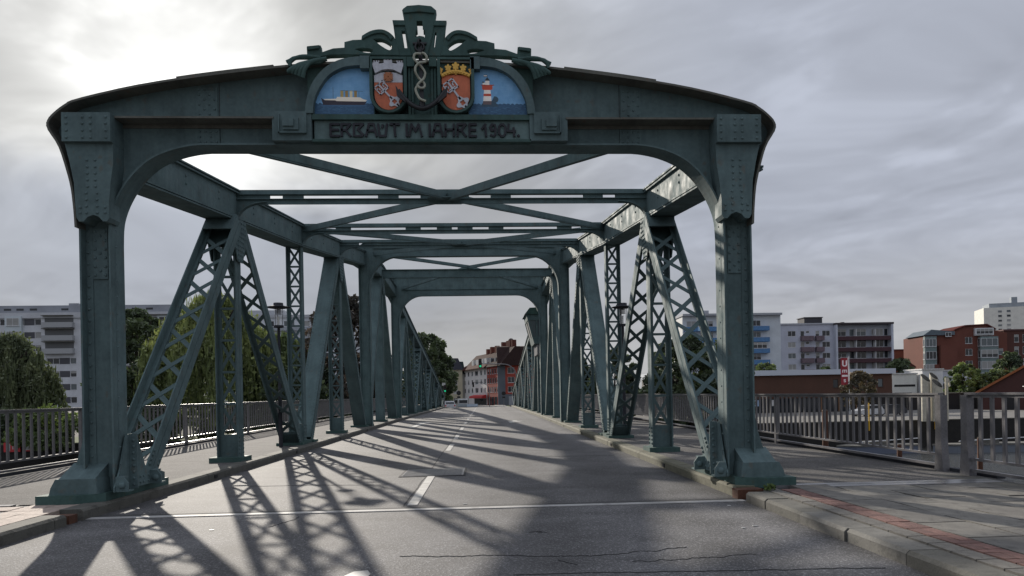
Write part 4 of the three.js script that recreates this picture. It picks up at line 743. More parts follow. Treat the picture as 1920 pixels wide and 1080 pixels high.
// ================================================================ vehicles
function wheels(t, xs, r, w) { for (const [x, z] of xs) { const ty = mb().cyl(V(x - w / 2, r, z), V(x + w / 2, r, z), r, r, 18).build('wheel', M.tyre, t); mb().cyl(V(x - w / 2 - 0.01, r, z), V(x + w / 2 + 0.01, r, z), r * 0.62, r * 0.62, 14).build('rim', M.rim, ty); } }
function car(label, paint, x, y, z, turn, o = {}) {
  const t = thing('parked_car', [0, 0, 0], label, 'car', o.group), L = o.len || 4.2, W = 1.74, b = mb();
  const body = [[-L / 2, 0.32], [-L / 2, 0.72], [-L / 2 + 0.12, 0.86], [-L / 2 + 0.95, 0.95], [L / 2 - 0.25, 0.98], [L / 2 - 0.02, 0.85], [L / 2, 0.35], [L / 2 - 0.3, 0.24], [-L / 2 + 0.3, 0.24]];
  const cab = [[-L / 2 + 0.85, 0.94], [-L / 2 + 1.55, 1.44], [L / 2 - 1.0, 1.48], [L / 2 - 0.35, 1.30], [L / 2 - 0.12, 0.96]];
  b.side(body, -W / 2, W / 2).side(cab, -W / 2 + 0.12, W / 2 - 0.12).build('body', paint, t);
  const win = mb(); const cz = (z0, y0, z1, y1, z2, y2, z3, y3) => { for (const s of [-1, 1]) win.side([[z0, y0], [z1, y1], [z2, y2], [z3, y3]], s * (W / 2 - 0.115) - 0.006, s * (W / 2 - 0.115) + 0.006); };
  cz(-L / 2 + 1.02, 0.99, -L / 2 + 1.58, 1.38, -0.05, 1.41, -0.05, 1.0); cz(0.06, 1.0, 0.06, 1.41, L / 2 - 1.05, 1.41, L / 2 - 0.5, 1.02); win.build('side_window', M.glass, t);
  mb().bar(V(0, 1.0, -L / 2 + 0.90), V(0, 1.40, -L / 2 + 1.47), W - 0.4, 0.02).build('windscreen', M.glass, t); mb().bar(V(0, 1.03, L / 2 - 0.155), V(0, 1.30, L / 2 - 0.335), W - 0.42, 0.02).build('rear_window', M.glass, t);
  for (const s of [-1, 1]) { mb().box(s * 0.6 - 0.16, 0.62, -L / 2 - 0.012, s * 0.6 + 0.16, 0.76, -L / 2 + 0.1).build('headlight', M.frame, t); mb().box(s * 0.7 - 0.09, 0.66, L / 2 - 0.1, s * 0.7 + 0.09, 0.88, L / 2 + 0.01).build('tail_light', M.red, t); }
  wheels(t, [[-0.76, -L / 2 + 0.78], [0.76, -L / 2 + 0.78], [-0.76, L / 2 - 0.78], [0.76, L / 2 - 0.78]], 0.32, 0.2);
  t.position.set(x, y, z); t.rotation.y = turn; return t;
}
const WHITE = std(col(0.70, 0.71, 0.72), 0.25, { map: T.grain });
car('small white hatchback parked on the quay behind the right railing', WHITE, 50.6, BANK + 0.02, -96, 1.95);
car('dark car parked on the quay beside the white vent pipes', std(col(0.03, 0.032, 0.04), 0.25), 54, BANK + 0.02, -97, 1.5);
car('silver car waiting left of the flatbed truck at the far junction', std(col(0.45, 0.46, 0.48), 0.3), -5.35, roadY(-136), -136, 0.1);
car('white car half hidden by the left truss end', WHITE, -5.75, roadY(-117), -117, 0.25);
{
  const t = thing('flatbed_truck', [0, 0, 0], 'white flatbed truck with pale blue dropsides at the far end of the road', 'truck'), cab = mb();
  cab.side([[-2.9, 0.45], [-2.9, 1.15], [-2.55, 1.35], [-2.0, 2.15], [-0.7, 2.2], [-0.55, 2.1], [-0.55, 0.45]], -0.95, 0.95).build('cab', WHITE, t);
  mb().box(-0.78, 1.45, -0.56, 0.78, 1.98, -0.53).build('rear_window', M.glass, t); mb().bar(V(0, 1.40, -2.55), V(0, 2.06, -2.09), 1.6, 0.02).build('windscreen', M.glass, t);
  for (const s of [-1, 1]) mb().side([[-2.35, 1.4], [-1.95, 1.98], [-0.9, 2.0], [-0.9, 1.4]], s * 0.95 - 0.008, s * 0.95 + 0.008).build('side_window', M.glass, t);
  const blue = std(col(0.42, 0.50, 0.58), 0.5); mb().box(-1.05, 0.75, -0.45, 1.05, 0.85, 2.7).build('bed', M.black, t);
  for (const s of [-1, 1]) mb().box(s * 1.05, 0.85, -0.45, s * 1.02, 1.30, 2.7).build('dropside', blue, t); mb().box(-1.05, 0.85, 2.67, 1.05, 1.30, 2.71).build('tailboard', blue, t);
  for (const s of [-1, 1]) mb().box(s * 0.85 - 0.12, 0.55, 2.66, s * 0.85 + 0.12, 0.68, 2.72).build('tail_light', M.red, t);
  wheels(t, [[-0.8, -1.9], [0.8, -1.9], [-0.8, 1.7], [0.8, 1.7]], 0.36, 0.24);
  t.position.set(-3.35, roadY(-128), -128); t.rotation.y = 0.5;
}
// ================================================================ quay side things
for (const [x, z, h, r, l] of [[47.6, -78, 4.7, 0.46, 'leftmost cream vent pipe with slanted top on the quay'], [48.9, -78.6, 4.9, 0.42, 'cream vent pipe with slanted top, second from left on the quay'], [48.4, -77.2, 4.1, 0.5, 'widest white vent pipe standing in front of the other pipes']]) {
  const t = thing('vent_pipe', [x, BANK, z], l, 'vent pipe', 'cream vent pipes on the quay'), n = 18, g = new THREE.CylinderGeometry(r, r, h, n, 1, true), p = g.attributes.position;
  for (let i = 0; i < p.count; i++) if (p.getY(i) > 0) p.setY(i, h / 2 - p.getX(i) * 0.35 - p.getZ(i) * 0.9); g.computeVertexNormals(); mb().add(g, new THREE.Matrix4().makeTranslation(x, BANK + h / 2, z)).build('pipe', M.cream, t);
  mb().add(g, new THREE.Matrix4().makeScale(0.9, 1, 0.9).setPosition(x, BANK + h / 2 - 0.04, z)).build('lining', M.concrete, t);
}
{ const t = thing('vent_pipe', [50.2, BANK, -78.4], 'slim white vent pipe standing beside the yellow quay post', 'vent pipe'); mb().cyl(V(50.2, BANK, -78.4), V(50.2, 2.5, -78.4), 0.16, 0.16, 12).build('pipe', M.cream, t); mb().ext([[50.02, 2.5], [50.38, 2.5], [50.62, 1.6], [50.5, 1.5], [50.3, 2.3]], -78.3, -78.5).build('cowl', M.cream, t); }
for (const [x, w, h, z, l] of [[49.9, 0.13, 1.9, -80.0, 'thick yellow post on the edge of the quay'], [42.3, 0.07, 2.0, -80.0, 'thin yellow post on the edge of the quay beside the white car']]) { const t = thing('mooring_post', [x, BANK, z], l, 'post'); mb().cyl(V(x, BANK - 1.0, z), V(x, BANK + h, z), w, w, 10).build('post', M.yellow, t); mb().cyl(V(x, BANK + h, z), V(x, BANK + h + 0.05, z), w * 1.1, w * 0.7, 10).build('cap', M.yellow, t); }
for (const [x, z, top, r, l] of [[20.6, -30, -0.75, 0.10, 'rusty mooring pile in the water right of the railing gap'], [20.0, -35, -1.35, 0.12, 'tan mooring pile behind the end of the bridge railing'], [15.4, -33, 0.45, 0.13, 'tall dark mooring pile behind the right bridge railing']]) { const t = thing('mooring_pile', [x, WATER, z], l, 'pile', 'mooring piles by the bridge'); mb().cyl(V(x, WATER - 1, z), V(x, top, z), r * 1.1, r, 9).build('pile', M.rust, t); mb().cyl(V(x, top, z), V(x, top + 0.06, z), r * 1.1, r * 0.6, 9).build('pile_cap', M.wood, t); }
for (const [x0, x1, z, l, c] of [[36, 44.5, -74.5, 'low blue and white boat moored under the quay wall, left one', col(0.10, 0.12, 0.17)], [45.2, 56, -73, 'long pale blue boat moored under the quay wall, right one', col(0.13, 0.15, 0.18)]]) {
  const t = thing('moored_boat', [(x0 + x1) / 2, WATER, z], l, 'boat', 'boats moored under the quay'), L = x1 - x0;
  mb().plan([[x0, z], [x0 + L * 0.18, z - 1.0], [x1 - 0.6, z - 1.05], [x1, z - 0.6], [x1, z + 0.6], [x1 - 0.6, z + 1.05], [x0 + L * 0.18, z + 1.0]], WATER - 0.2, WATER + 0.75).build('hull', std(c, 0.4), t);
  mb().plan([[x0 - 0.1, z], [x0 + L * 0.18, z - 1.1], [x1 - 0.6, z - 1.15], [x1 + 0.1, z - 0.6], [x1 + 0.1, z + 0.6], [x1 - 0.6, z + 1.15], [x0 + L * 0.18, z + 1.1]], WATER + 0.75, WATER + 0.9).build('gunwale', M.concrete, t);
  mb().box(x0 + L * 0.35, WATER + 0.9, z - 0.7, x0 + L * 0.6, WATER + 1.25, z + 0.7).build('deck_house', M.concrete, t); mb().cyl(V(x0 + L * 0.2, WATER + 1.2, z + 0.9), V(x1 - 0.5, WATER + 1.5, z + 0.9), 0.05, 0.05, 6).build('hand_rail', M.frame, t);
}
{
  const t = thing('river_sign', [-42.4, BANK - 0.9, -70.5], 'red bordered white river sign reading I 10 on the left quay wall', 'sign'); mb().box(-43.7, -2.85, -70.65, -42.25, -2.0, -70.55).build('sign_plate', M.red, t);
  mb().box(-43.45, -2.74, -70.55, -43.12, -2.12, -70.53).build('sign_field', M.white, t);
  mb().box(-42.92, -2.62, -70.55, -42.84, -2.2, -70.53).box(-42.98, -2.27, -70.55, -42.92, -2.2, -70.53).build('numeral', M.white, t);
  const r = []; for (let i = 0; i <= 16; i++) { const a = i / 16 * 2 * Math.PI; r.push(V(-42.58 + 0.13 * Math.cos(a), -2.41 + 0.2 * Math.sin(a), -70.53)); } mb().tube(r, 0.04, 30, 5).build('numeral', M.white, t);
  const u = thing('river_sign', [-41.7, BANK - 0.9, -70.5], 'smaller red bordered river sign with a black mark', 'sign'); mb().box(-42.05, -2.82, -70.65, -41.3, -2.0, -70.55).build('sign_plate', M.red, u); mb().box(-41.95, -2.7, -70.55, -41.42, -2.1, -70.53).build('sign_field', M.white, u);
  mb().ext([[-41.9, -2.2], [-41.72, -2.12], [-41.72, -2.62], [-41.9, -2.66], [-41.8, -2.4]], -70.52, -70.53).build('mark', M.black, u);
  const w = thing('river_sign', [-40.6, BANK - 0.4, -70.5], 'plain grey sign panels on the left quay wall', 'sign'); mb().box(-41.0, -2.5, -70.62, -40.45, -2.02, -70.56).build('sign_plate', M.frame, w); mb().box(-40.2, -2.5, -70.62, -39.95, -2.05, -70.56).build('sign_plate', M.frame, w);
}
{
  const t = thing('flag_banner', [0, 0, 0], 'tall red banner with white lettering on a pole before the flats', 'flag', null), W = 1.05, H = 3.9;
  const c = canvasTex(128, 480, (g, w, h) => { g.fillStyle = '#93303a'; g.fillRect(0, 0, w, h); g.fillStyle = '#f0e8e8'; g.font = 'bold 150px sans-serif'; g.textAlign = 'center'; g.save(); g.fillText('U', w / 2, 150); g.font = 'bold 96px sans-serif'; g.fillText('m', w / 2, 262); g.fillRect(18, 300, 92, 34); g.fillText('s', w / 2, 430); g.restore(); g.fillStyle = '#d9d2d2'; g.fillRect(w - 12, 0, 12, h); });
  const g = new THREE.PlaneGeometry(W, H, 6, 12), p = g.attributes.position; for (let i = 0; i < p.count; i++) p.setZ(i, 0.10 * Math.sin(p.getX(i) * 4 + p.getY(i) * 1.2)); g.computeVertexNormals();
  const f = new THREE.Mesh(g, std(0xffffff, 0.8, { map: c })); f.name = 'flag_cloth'; f.position.set(-0.60, 6.2, 0); f.castShadow = f.receiveShadow = true; t.add(f);
  mb().cyl(V(0, 0, 0), V(0, 8.4, 0), 0.06, 0.045, 8).build('pole', M.frame, t); mb().cyl(V(-1.2, 8.25, 0), V(0, 8.25, 0), 0.02, 0.02, 6).build('arm', M.frame, t); t.position.set(52.7, BANK, -105); t.rotation.y = -0.3;
}
for (const [x, z, l] of [[80.2, -106, 'left thin quay lamp with flat top before the red gabled house'], [81.5, -98, 'right thin quay lamp with flat top before the red gabled house']]) { const t = thing('quay_lamp', [x, BANK, z], l, 'street lamp', 'thin lamps on the quay'); mb().cyl(V(x, BANK, z), V(x, 1.3, z), 0.06, 0.045, 8).build('post', M.frame, t); mb().cyl(V(x, 1.3, z), V(x, 1.42, z), 0.55, 0.55, 14).build('lamp_shade', M.frame, t); }
{ const t = thing('weed', [0, 0, 0], 'small green weed growing at the foot of the right portal column', 'plant'), R = rng(8), b = mb(); for (let i = 0; i < 60; i++) { const a = R() * 6.28, r = R() * 0.07, l = 0.03 + R() * 0.06; b.add(new THREE.PlaneGeometry(0.022, l), new THREE.Matrix4().makeRotationFromEuler(new THREE.Euler((R() - 0.5) * 2, a, (R() - 0.5) * 2)).setPosition(r * Math.cos(a), 0.02 + R() * 0.05, r * Math.sin(a))); } b.build('leaf', std(col(0.08, 0.12, 0.03), 0.9), t); t.position.set(3.62, 0.125, -9.35); }
// ================================================================ buildings: walls with real openings, framed windows and panes
const geoCache = new Map();
function frameGeo(w, h, mull) {
  const k = `${w.toFixed(2)}_${h.toFixed(2)}_${mull}`; if (geoCache.has(k)) return geoCache.get(k);
  const b = mb(), f = 0.07; b.box(-w / 2, -h / 2, -0.04, -w / 2 + f, h / 2, 0.04).box(w / 2 - f, -h / 2, -0.04, w / 2, h / 2, 0.04).box(-w / 2 + f, -h / 2, -0.04, w / 2 - f, -h / 2 + f, 0.04).box(-w / 2 + f, h / 2 - f, -0.04, w / 2 - f, h / 2, 0.04);
  for (let i = 1; i < mull; i++) b.box(-w / 2 + w * i / mull - 0.035, -h / 2 + f, -0.035, -w / 2 + w * i / mull + 0.035, h / 2 - f, 0.035);
  b.box(-w / 2 - 0.05, -h / 2 - 0.06, -0.02, w / 2 + 0.05, -h / 2, 0.16);
  const g = boxUV(mergeGeometries(b.g)); geoCache.set(k, g); return g;
}
const PANE = new THREE.PlaneGeometry(1, 1);
function openWindow(parent, x, y, z, w, h, mull, R, ry = 0, fm = M.frame) {
  const f = new THREE.Mesh(frameGeo(w, h, mull), fm); f.name = 'window'; f.position.set(x, y, z); f.rotation.y = ry; f.castShadow = f.receiveShadow = true; parent.add(f);
  const q = R(); const p = new THREE.Mesh(PANE, q < 0.62 ? M.glass : q < 0.85 ? M.glassLight : M.curtain); p.name = 'pane'; p.scale.set(w - 0.1, h - 0.1, 1); f.add(p);
  if (R() < 0.35) { const c = new THREE.Mesh(UNIT, M.curtain); c.name = 'blind'; const bh = (0.2 + 0.35 * R()) * h; c.scale.set(w - 0.14, bh, 0.02); c.position.set(0, h / 2 - 0.06 - bh / 2, 0.012); f.add(c); }
  return f;
}
function wallWith(t, x0, y0, x1, y1, z, wins, mat, thick = 0.22) {   // a wall sheet with openings cut through it
  const holes = wins.map((w) => [[w.x - w.w / 2, w.y - w.h / 2], [w.x + w.w / 2, w.y - w.h / 2], [w.x + w.w / 2, w.y + w.h / 2], [w.x - w.w / 2, w.y + w.h / 2]]);
  return mb().ext([[x0, y0], [x1, y0], [x1, y1], [x0, y1]], z, z - thick, holes).build('wall', mat, t);
}
const place = (t, x, y, z, ry = 0) => { t.position.set(x, y, z); t.rotation.y = ry; return t; };

// ---- left: long grey block of flats beyond the willows
{
  const t = thing('apartment_block', [0, 0, 0], 'long pale grey block of flats with dark window panels behind the left willows', 'building'), R = rng(201), W = 66, wins = [], dark = [];
  const wm = wallMat(0.42, 0.43, 0.45), dm = std(col(0.075, 0.075, 0.085), 0.7);
  for (let f = 0; f < 7; f++) { const y = 1.3 + f * 2.86 + 1.1; for (let i = 0; i < 9; i++) { const x = 3 + i * 7.2; if ((i + (f > 3 ? 0 : 1)) % 3 === 2) continue; wins.push({ x, y, w: 2.6, h: 1.35, m: 2 }); dark.push([x + 1.36, x + 3.5, y]); wins.push({ x: x + 4.2, y, w: 1.3, h: 1.35, m: 1 }); } }
  wallWith(t, 0, 0, W, 21.4, 0, wins, wm); mb().box(0.1, 0, -0.25, W - 0.1, 21.3, -12).build('core', M.black, t);
  for (const w of wins) openWindow(t, w.x, w.y, -0.1, w.w, w.h, w.m, R);
  for (const [a, b, y] of dark) mb().box(a, y - 0.68, 0, b, y + 0.68, 0.03).build('dark_panel', dm, t);
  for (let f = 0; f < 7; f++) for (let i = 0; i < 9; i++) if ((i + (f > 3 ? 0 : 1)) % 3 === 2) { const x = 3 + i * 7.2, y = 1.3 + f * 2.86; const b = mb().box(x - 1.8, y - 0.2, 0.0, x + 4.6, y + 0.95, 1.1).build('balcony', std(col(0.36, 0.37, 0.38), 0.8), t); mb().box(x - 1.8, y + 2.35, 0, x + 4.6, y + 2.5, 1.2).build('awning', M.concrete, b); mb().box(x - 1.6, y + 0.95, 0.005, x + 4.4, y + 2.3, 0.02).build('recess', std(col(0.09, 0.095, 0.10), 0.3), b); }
  for (const x of [31.2, 63]) { const b = mb().box(x - 1.7, 1.0, 0.0, x + 1.7, 20.8, 0.7).build('bay', wallMat(0.38, 0.42, 0.44), t); for (let f = 0; f < 7; f++) openWindow(b, x, 2.4 + f * 2.86, 0.74, 2.6, 1.7, 2, R); }
  mb().box(-0.3, 20.4, -12, W + 0.3, 21.6, 0.35).build('parapet', wallMat(0.36, 0.37, 0.39), t);
  const pent = mb().box(-0.5, 21.6, -11, W - 2, 23.4, -1.8).box(20, 23.4, -9, 24, 24.1, -3).box(41, 23.4, -9, 43, 24.0, -3).build('roof_storey', wallMat(0.20, 0.21, 0.23), t);
  for (const x of [12, 15.4, 28, 30.6, 33.4, 40, 47, 55, 58]) mb().box(x, 22.3, -1.8, x + 1.5, 22.75, -1.77).build('roof_window', M.glass, pent);
  for (const x of [18.5, 25]) mb().cyl(V(x, 23.4, -5), V(x, 24.3, -5), 0.25, 0.25, 8).build('chimney', M.black, pent);
  place(t, -133, -0.1, -168, 0.03);
}
{
  const t = thing('apartment_block', [0, 0, 0], 'pale block of flats seen between the left truss posts behind the brownish tree', 'building'), R = rng(202), W = 44, wins = [];
  for (let f = 0; f < 8; f++) for (let i = 0; i < 9; i++) wins.push({ x: 3 + i * 4.7, y: 2.5 + f * 2.9, w: i % 2 ? 1.5 : 2.8, h: 1.5, m: i % 2 ? 1 : 2 });
  wallWith(t, 0, 0, W, 24.4, 0, wins, wallMat(0.42, 0.44, 0.47)); mb().box(0.1, 0, -0.25, W - 0.1, 24.3, -12).build('core', M.black, t); for (const w of wins) openWindow(t, w.x, w.y, -0.1, w.w, w.h, w.m, R);
  for (let f = 0; f < 8; f++) mb().box(8, 0.6 + f * 2.9, 0, 30, 1.6 + f * 2.9, 0.9).build('balcony', wallMat(0.25, 0.27, 0.30), t);
  mb().box(-0.3, 24.4, -12.2, W + 0.3, 25.2, 0.3).box(6, 25.2, -10, 20, 26.8, -3).build('roof', wallMat(0.3, 0.31, 0.33), t); place(t, -74, -0.8, -204, 0.05);
}
// ---- right: flats with blue balconies, lilac flats, flats with maroon balconies
{
  const t = thing('apartment_block', [0, 0, 0], 'flats with bright blue balconies behind the right portal column', 'building'), R = rng(211), W = 24.5, wins = [], blue = std(col(0.10, 0.26, 0.52), 0.6, { map: T.grain }), H = 20.4;
  for (let f = 0; f < 7; f++) for (const [x, w, m] of [[2.2, 2.4, 2], [6.0, 3.2, 3], [10.6, 2.4, 2], [14.8, 3.4, 3], [18.4, 2.2, 2]]) wins.push({ x, y: 1.9 + f * 2.75, w, h: 1.6, m });
  wallWith(t, 0, 0, W, H, 0, wins, wallMat(0.40, 0.43, 0.46)); mb().box(0.02, 0, -0.25, W - 0.02, H, -11).build('core', wallMat(0.50, 0.50, 0.49), t); for (const w of wins) openWindow(t, w.x, w.y, -0.1, w.w, w.h, w.m, R);
  for (let f = 0; f < 7; f++) for (const [a, b] of [[0.4, 8.6], [9.2, 21.2]]) { const y = 0.2 + f * 2.75, bl = mb().box(a, y - 0.1, 0.03, b, y + 1.0, 1.4).build('balcony', blue, t); mb().box(a + 0.2, y + 1.0, 1.34, b - 0.2, y + 1.05, 1.42).build('rail', M.frame, bl); if (f === 3 || f === 6) mb().box(a + 3, y - 0.05, 1.41, a + 5.5, y + 0.95, 1.44).build('screen', std(col(0.3, 0.5, 0.7), 0.4), bl); if (f === 4 && a > 5) openWindow(bl, 17.5, y + 1.75, 1.3, 6, 1.4, 5, R); }
  mb().box(-0.2, H, -11.2, W, H + 0.5, 1.2).box(5, H + 0.5, -8, 7.5, H + 1.7, -3).box(12.8, H + 0.5, -7, 13.6, H + 2.4, -6).build('roof', wallMat(0.25, 0.26, 0.28), t);
  for (let f = 1; f < 7; f++) { const w = openWindow(t, -0.03, 1.9 + f * 2.75, -5, 1.6, 1.5, 2, R, -Math.PI / 2); }
  place(t, 48.7, -0.4, -180);
}
{
  const t = thing('apartment_block', [0, 0, 0], 'lilac grey flats with small mauve balconies between blue and maroon flats', 'building'), R = rng(212), W = 13.6, wins = [], mauve = std(col(0.20, 0.145, 0.17), 0.8, { map: T.grain }), H = 18.0;
  for (let f = 0; f < 6; f++) for (const [x, w, m, dy, h] of [[2.9, 2.0, 2, 0, 1.35], [5.6, 1.0, 1, -0.35, 2.0], [6.9, 0.9, 1, 0.4, 0.6], [10.0 - 0.6, 1.0, 1, -0.35, 2.0], [11.6, 2.0, 2, 0, 1.35]]) wins.push({ x, y: 2.05 + f * 2.75 + dy, w, h, m });
  wallWith(t, 0, 0, W, H, 0, wins, wallMat(0.33, 0.345, 0.40)); mb().box(0.1, 0, -0.25, W - 0.1, H - 0.1, -11).build('core', M.black, t); for (const w of wins) openWindow(t, w.x, w.y, -0.1, w.w, w.h, w.m, R);
  for (let f = 0; f < 6; f++) for (const [a, b] of [[5.0, 8.1], [8.7, 10.9 - 0.2]]) mb().box(a, 0.25 + f * 2.75, 0.0, b, 1.4 + f * 2.75, 1.1).build('balcony', mauve, t);
  mb().box(-0.2, H, -11.2, W, H + 0.35, 0.25).build('roof', wallMat(0.30, 0.31, 0.34), t); mb().box(7.0, H + 0.35, -6, 11.6, H + 1.9, -2).box(6.8, H + 1.9, -6.2, 11.8, H + 2.05, -1.8).build('roof_house', std(col(0.04, 0.04, 0.045), 0.8), t);
  place(t, 73.2, -0.4, -180.3);
}
{
  const t = thing('apartment_block', [0, 0, 0], 'flats with long maroon balcony bands right of the lilac flats', 'building'), R = rng(213), W = 14.4, wins = [], maroon = std(col(0.085, 0.035, 0.045), 0.8, { map: T.grain }), H = 17.8;
  for (let f = 0; f < 6; f++) for (const [x, w, m] of [[1.9, 2.6, 2], [4.6, 1.2, 1], [6.9, 2.8, 2], [11.2, 3.0, 3], [13.4, 1.0, 1]]) wins.push({ x, y: 2.0 + f * 2.78, w, h: 1.8, m });
  wallWith(t, 0, 0, W, H, 0, wins, wallMat(0.27, 0.29, 0.33)); mb().box(0.1, 0, -0.25, W - 0.1, H - 0.1, -11).build('core', M.black, t); for (const w of wins) openWindow(t, w.x, w.y, -0.1, w.w, w.h, w.m, R);
  for (let f = 0; f < 6; f++) { const b = mb().box(0.35, 0.15 + f * 2.78, 1.35, W - 0.5, 1.0 + f * 2.78, 1.45).box(0.35, 0.0 + f * 2.78, 0.0, W - 0.5, 0.15 + f * 2.78, 1.45).build('balcony', maroon, t); for (const x of [5.1, 10.0]) mb().box(x, 0.16 + f * 2.78, 0, x + 0.12, 2.75 + f * 2.78, 1.3).build('divider', M.frame, b); }
  mb().box(-0.1, 0, 0.0, 0.35, H, 1.5).box(W - 0.45, 0, 0, W + 0.1, H, 1.5).build('side_fin', wallMat(0.35, 0.37, 0.42), t); mb().box(-0.2, H, -11.2, W + 0.2, H + 0.45, 1.6).box(4, H + 0.45, -5, 4.8, H + 1.1, -4).build('roof', std(col(0.05, 0.04, 0.045), 0.8), t);
  place(t, 86.8, -0.4, -180.5);
}
// ---- low brown shop hall with white fascia
{
  const t = thing('shop_hall', [0, 0, 0], 'long low brown hall with white roof fascia behind the right railing', 'building'), R = rng(214), W = 39;
  const wins = []; for (let i = 0; i < 5; i++) wins.push({ x: 29.4 + i * 1.9, y: 4.6, w: 0.9, h: 1.4, m: 1 });
  wallWith(t, 0, 2.3, W, 6.1, 0, wins, std(col(0.105, 0.052, 0.035), 0.9, { map: T.wall })); for (const w of wins) openWindow(t, w.x, w.y, -0.1, w.w, w.h, 1, R, 0, M.wood);
  mb().box(0.05, 0, -0.3, W - 0.05, 6.0, -14).build('core', M.black, t); mb().box(-0.4, 6.1, -14, W + 0.4, 6.95, 0.5).build('fascia', std(col(0.50, 0.54, 0.60), 0.6), t);
  for (let i = 0; i < 13; i++) { const x = 0.4 + i * 2.96; mb().box(x, 0.05, -0.12, x + 2.7, 2.2, -0.08).build('shop_window', M.glass, t); if (i < 7) mb().box(x + 0.3, 1.1, -0.07, x + 1.5, 2.1, -0.05).build('poster', i % 2 ? std(col(0.30, 0.42, 0.58), 0.6) : M.white, t); mb().box(x - 0.16, 0, -0.3, x, 2.3, 0.0).build('pillar', i < 8 ? M.black : std(col(0.20, 0.11, 0.06), 0.9), t); }
  place(t, 28.5, BANK, -120);
}
// ---- white site cabins / depot
for (const [x0, w, h, z, c, l] of [[75.4, 4.7, 6.2, -134, col(0.50, 0.50, 0.46), 'cream low depot building with strip window left of the white cabin'], [80.6, 3.9, 6.9, -133, col(0.62, 0.64, 0.68), 'tall white cabin with grey door on the quay'], [84.9, 7.5, 6.7, -136, col(0.40, 0.41, 0.45), 'grey flat roofed depot building right of the white cabin']]) {
  const t = thing('depot_building', [0, 0, 0], l, 'building'); mb().box(0, 0, 0, w, h, -6).build('wall', wallMat(c.r, c.g, c.b), t); mb().box(-0.15, h, 0.15, w + 0.15, h + 0.25, -6.1).build('roof', M.white, t);
  if (l.startsWith('tall')) mb().box(0.9, 0.5, 0.0, 3.1, 5.2, 0.04).build('door', wallMat(0.28, 0.29, 0.31), t); else if (w < 5) { mb().box(0.4, 3.9, 0, w - 0.3, 4.3, 0.03).build('strip_window', M.black, t); mb().box(0.4, 2.4, 0, w - 1.0, 2.8, 0.03).build('strip_window', M.black, t); } else mb().box(0.5, 2.5, 0, 2.4, 4.4, 0.03).build('window', M.glass, t);
  place(t, x0, BANK, z);
}
// ---- red brick houses with glazed bays
const brickW = (r = 0.17, g = 0.058, b = 0.040) => std(col(r, g, b), 0.9, { map: T.wall });
{
  const t = thing('brick_building', [0, 0, 0], 'red brick apartment house with glazed bay columns and white dormer', 'building'), R = rng(215), bk = brickW(), gb = std(col(0.20, 0.27, 0.27), 0.35, { map: T.grain });
  const wins = []; for (let f = 0; f < 5; f++) { wins.push({ x: 10.8, y: 2.2 + f * 2.9, w: 1.7, h: 1.6, m: 2 }); if (f < 4) wins.push({ x: 18.3, y: 2.2 + f * 2.9, w: 1.5, h: 1.5, m: 1 }); if (f < 3) wins.push({ x: 4.9, y: 1.9 + f * 2.9, w: 0.6, h: 1.0, m: 1 }); }
  wallWith(t, 0, 0, 20, 15.2, 0, wins, bk); mb().box(0.05, 0, -0.25, 19.95, 15.1, -11).build('core', bk, t); for (const w of wins) openWindow(t, w.x, w.y, -0.1, w.w, w.h, w.m, R);
  mb().ext([[0, 15.2], [7.4, 15.2], [7.4, 16.2], [10, 17.2], [15.0, 17.4], [17.0, 16.2], [20, 15.4], [20, 15.2]], 0, -10).build('gable', bk, t); mb().ext([[7.2, 16.25], [10, 17.25], [15.0, 17.45], [17.2, 16.25], [17.2, 16.55], [15.1, 17.75], [9.9, 17.55], [7.2, 16.55]], 0.4, -10.2).build('roof', roofMat(0.14, 0.045, 0.04), t);
  mb().ext([[-0.4, 15.2], [1.6, 16.6], [7.2, 16.0], [7.2, 15.2]], 0.6, -9).build('slate_roof', std(col(0.12, 0.16, 0.19), 0.5, { map: T.roof }), t); openWindow(t, 5.6, 15.3, 0.65, 1.4, 1.0, 2, R);
  for (const [x0, x1, y0, y1, d] of [[-0.2, 2.6, 5.6, 14.9, 1.0], [13.0, 17.3, 0.6, 14.6, 1.1]]) { const b = mb().box(x0, y0, 0, x1, y1, d).build('glazed_bay', gb, t); const n = Math.round((y1 - y0) / 2.9); for (let f = 0; f < n; f++) { const y = y0 + (f + 0.5) * (y1 - y0) / n; openWindow(b, (x0 + x1) / 2, y, d + 0.04, x1 - x0 - 0.3, 1.9, 3, R); openWindow(b, x0 - 0.03, y, d / 2, d - 0.15, 1.9, 1, R, -Math.PI / 2); } }
  { const b = mb().box(12.0, 14.9, 0, 16.4, 16.7, 0.8).build('dormer', M.frame, t); openWindow(b, 14.2, 15.9, 0.84, 4.0, 1.35, 4, R); }
  mb().box(3.2, 0, 0.02, 7.2, 12.6, 1.6).box(2.0, 0, 0.02, 3.2, 8.0, 1.2).build('wing', bk, t);
  place(t, 108.4, -0.9, -178, -0.10);
}
{
  const t = thing('brick_building', [0, 0, 0], 'dark red brick block with deep windows at the right picture edge', 'building'), R = rng(216), bk = brickW(0.105, 0.042, 0.033), wins = [];
  for (let f = 0; f < 5; f++) for (const x of [3.0, 5.0, 7.0, 11.5, 15.5]) wins.push({ x, y: 2.1 + f * 2.95, w: x < 8 ? 1.1 : 1.4, h: x < 8 ? 1.9 : 1.4, m: 1 });
  wallWith(t, 0, 0, 22, 15.8, 0, wins, bk); mb().box(0.05, 0, -0.25, 21.95, 15.7, -11).build('core', bk, t); for (const w of wins) openWindow(t, w.x, w.y, -0.1, w.w, w.h, w.m, R); mb().box(-0.2, 15.8, -11.2, 22.2, 16.15, 0.25).build('roof', std(col(0.10, 0.045, 0.045), 0.8), t);
  place(t, 128.2, -0.7, -177, -0.12);
}
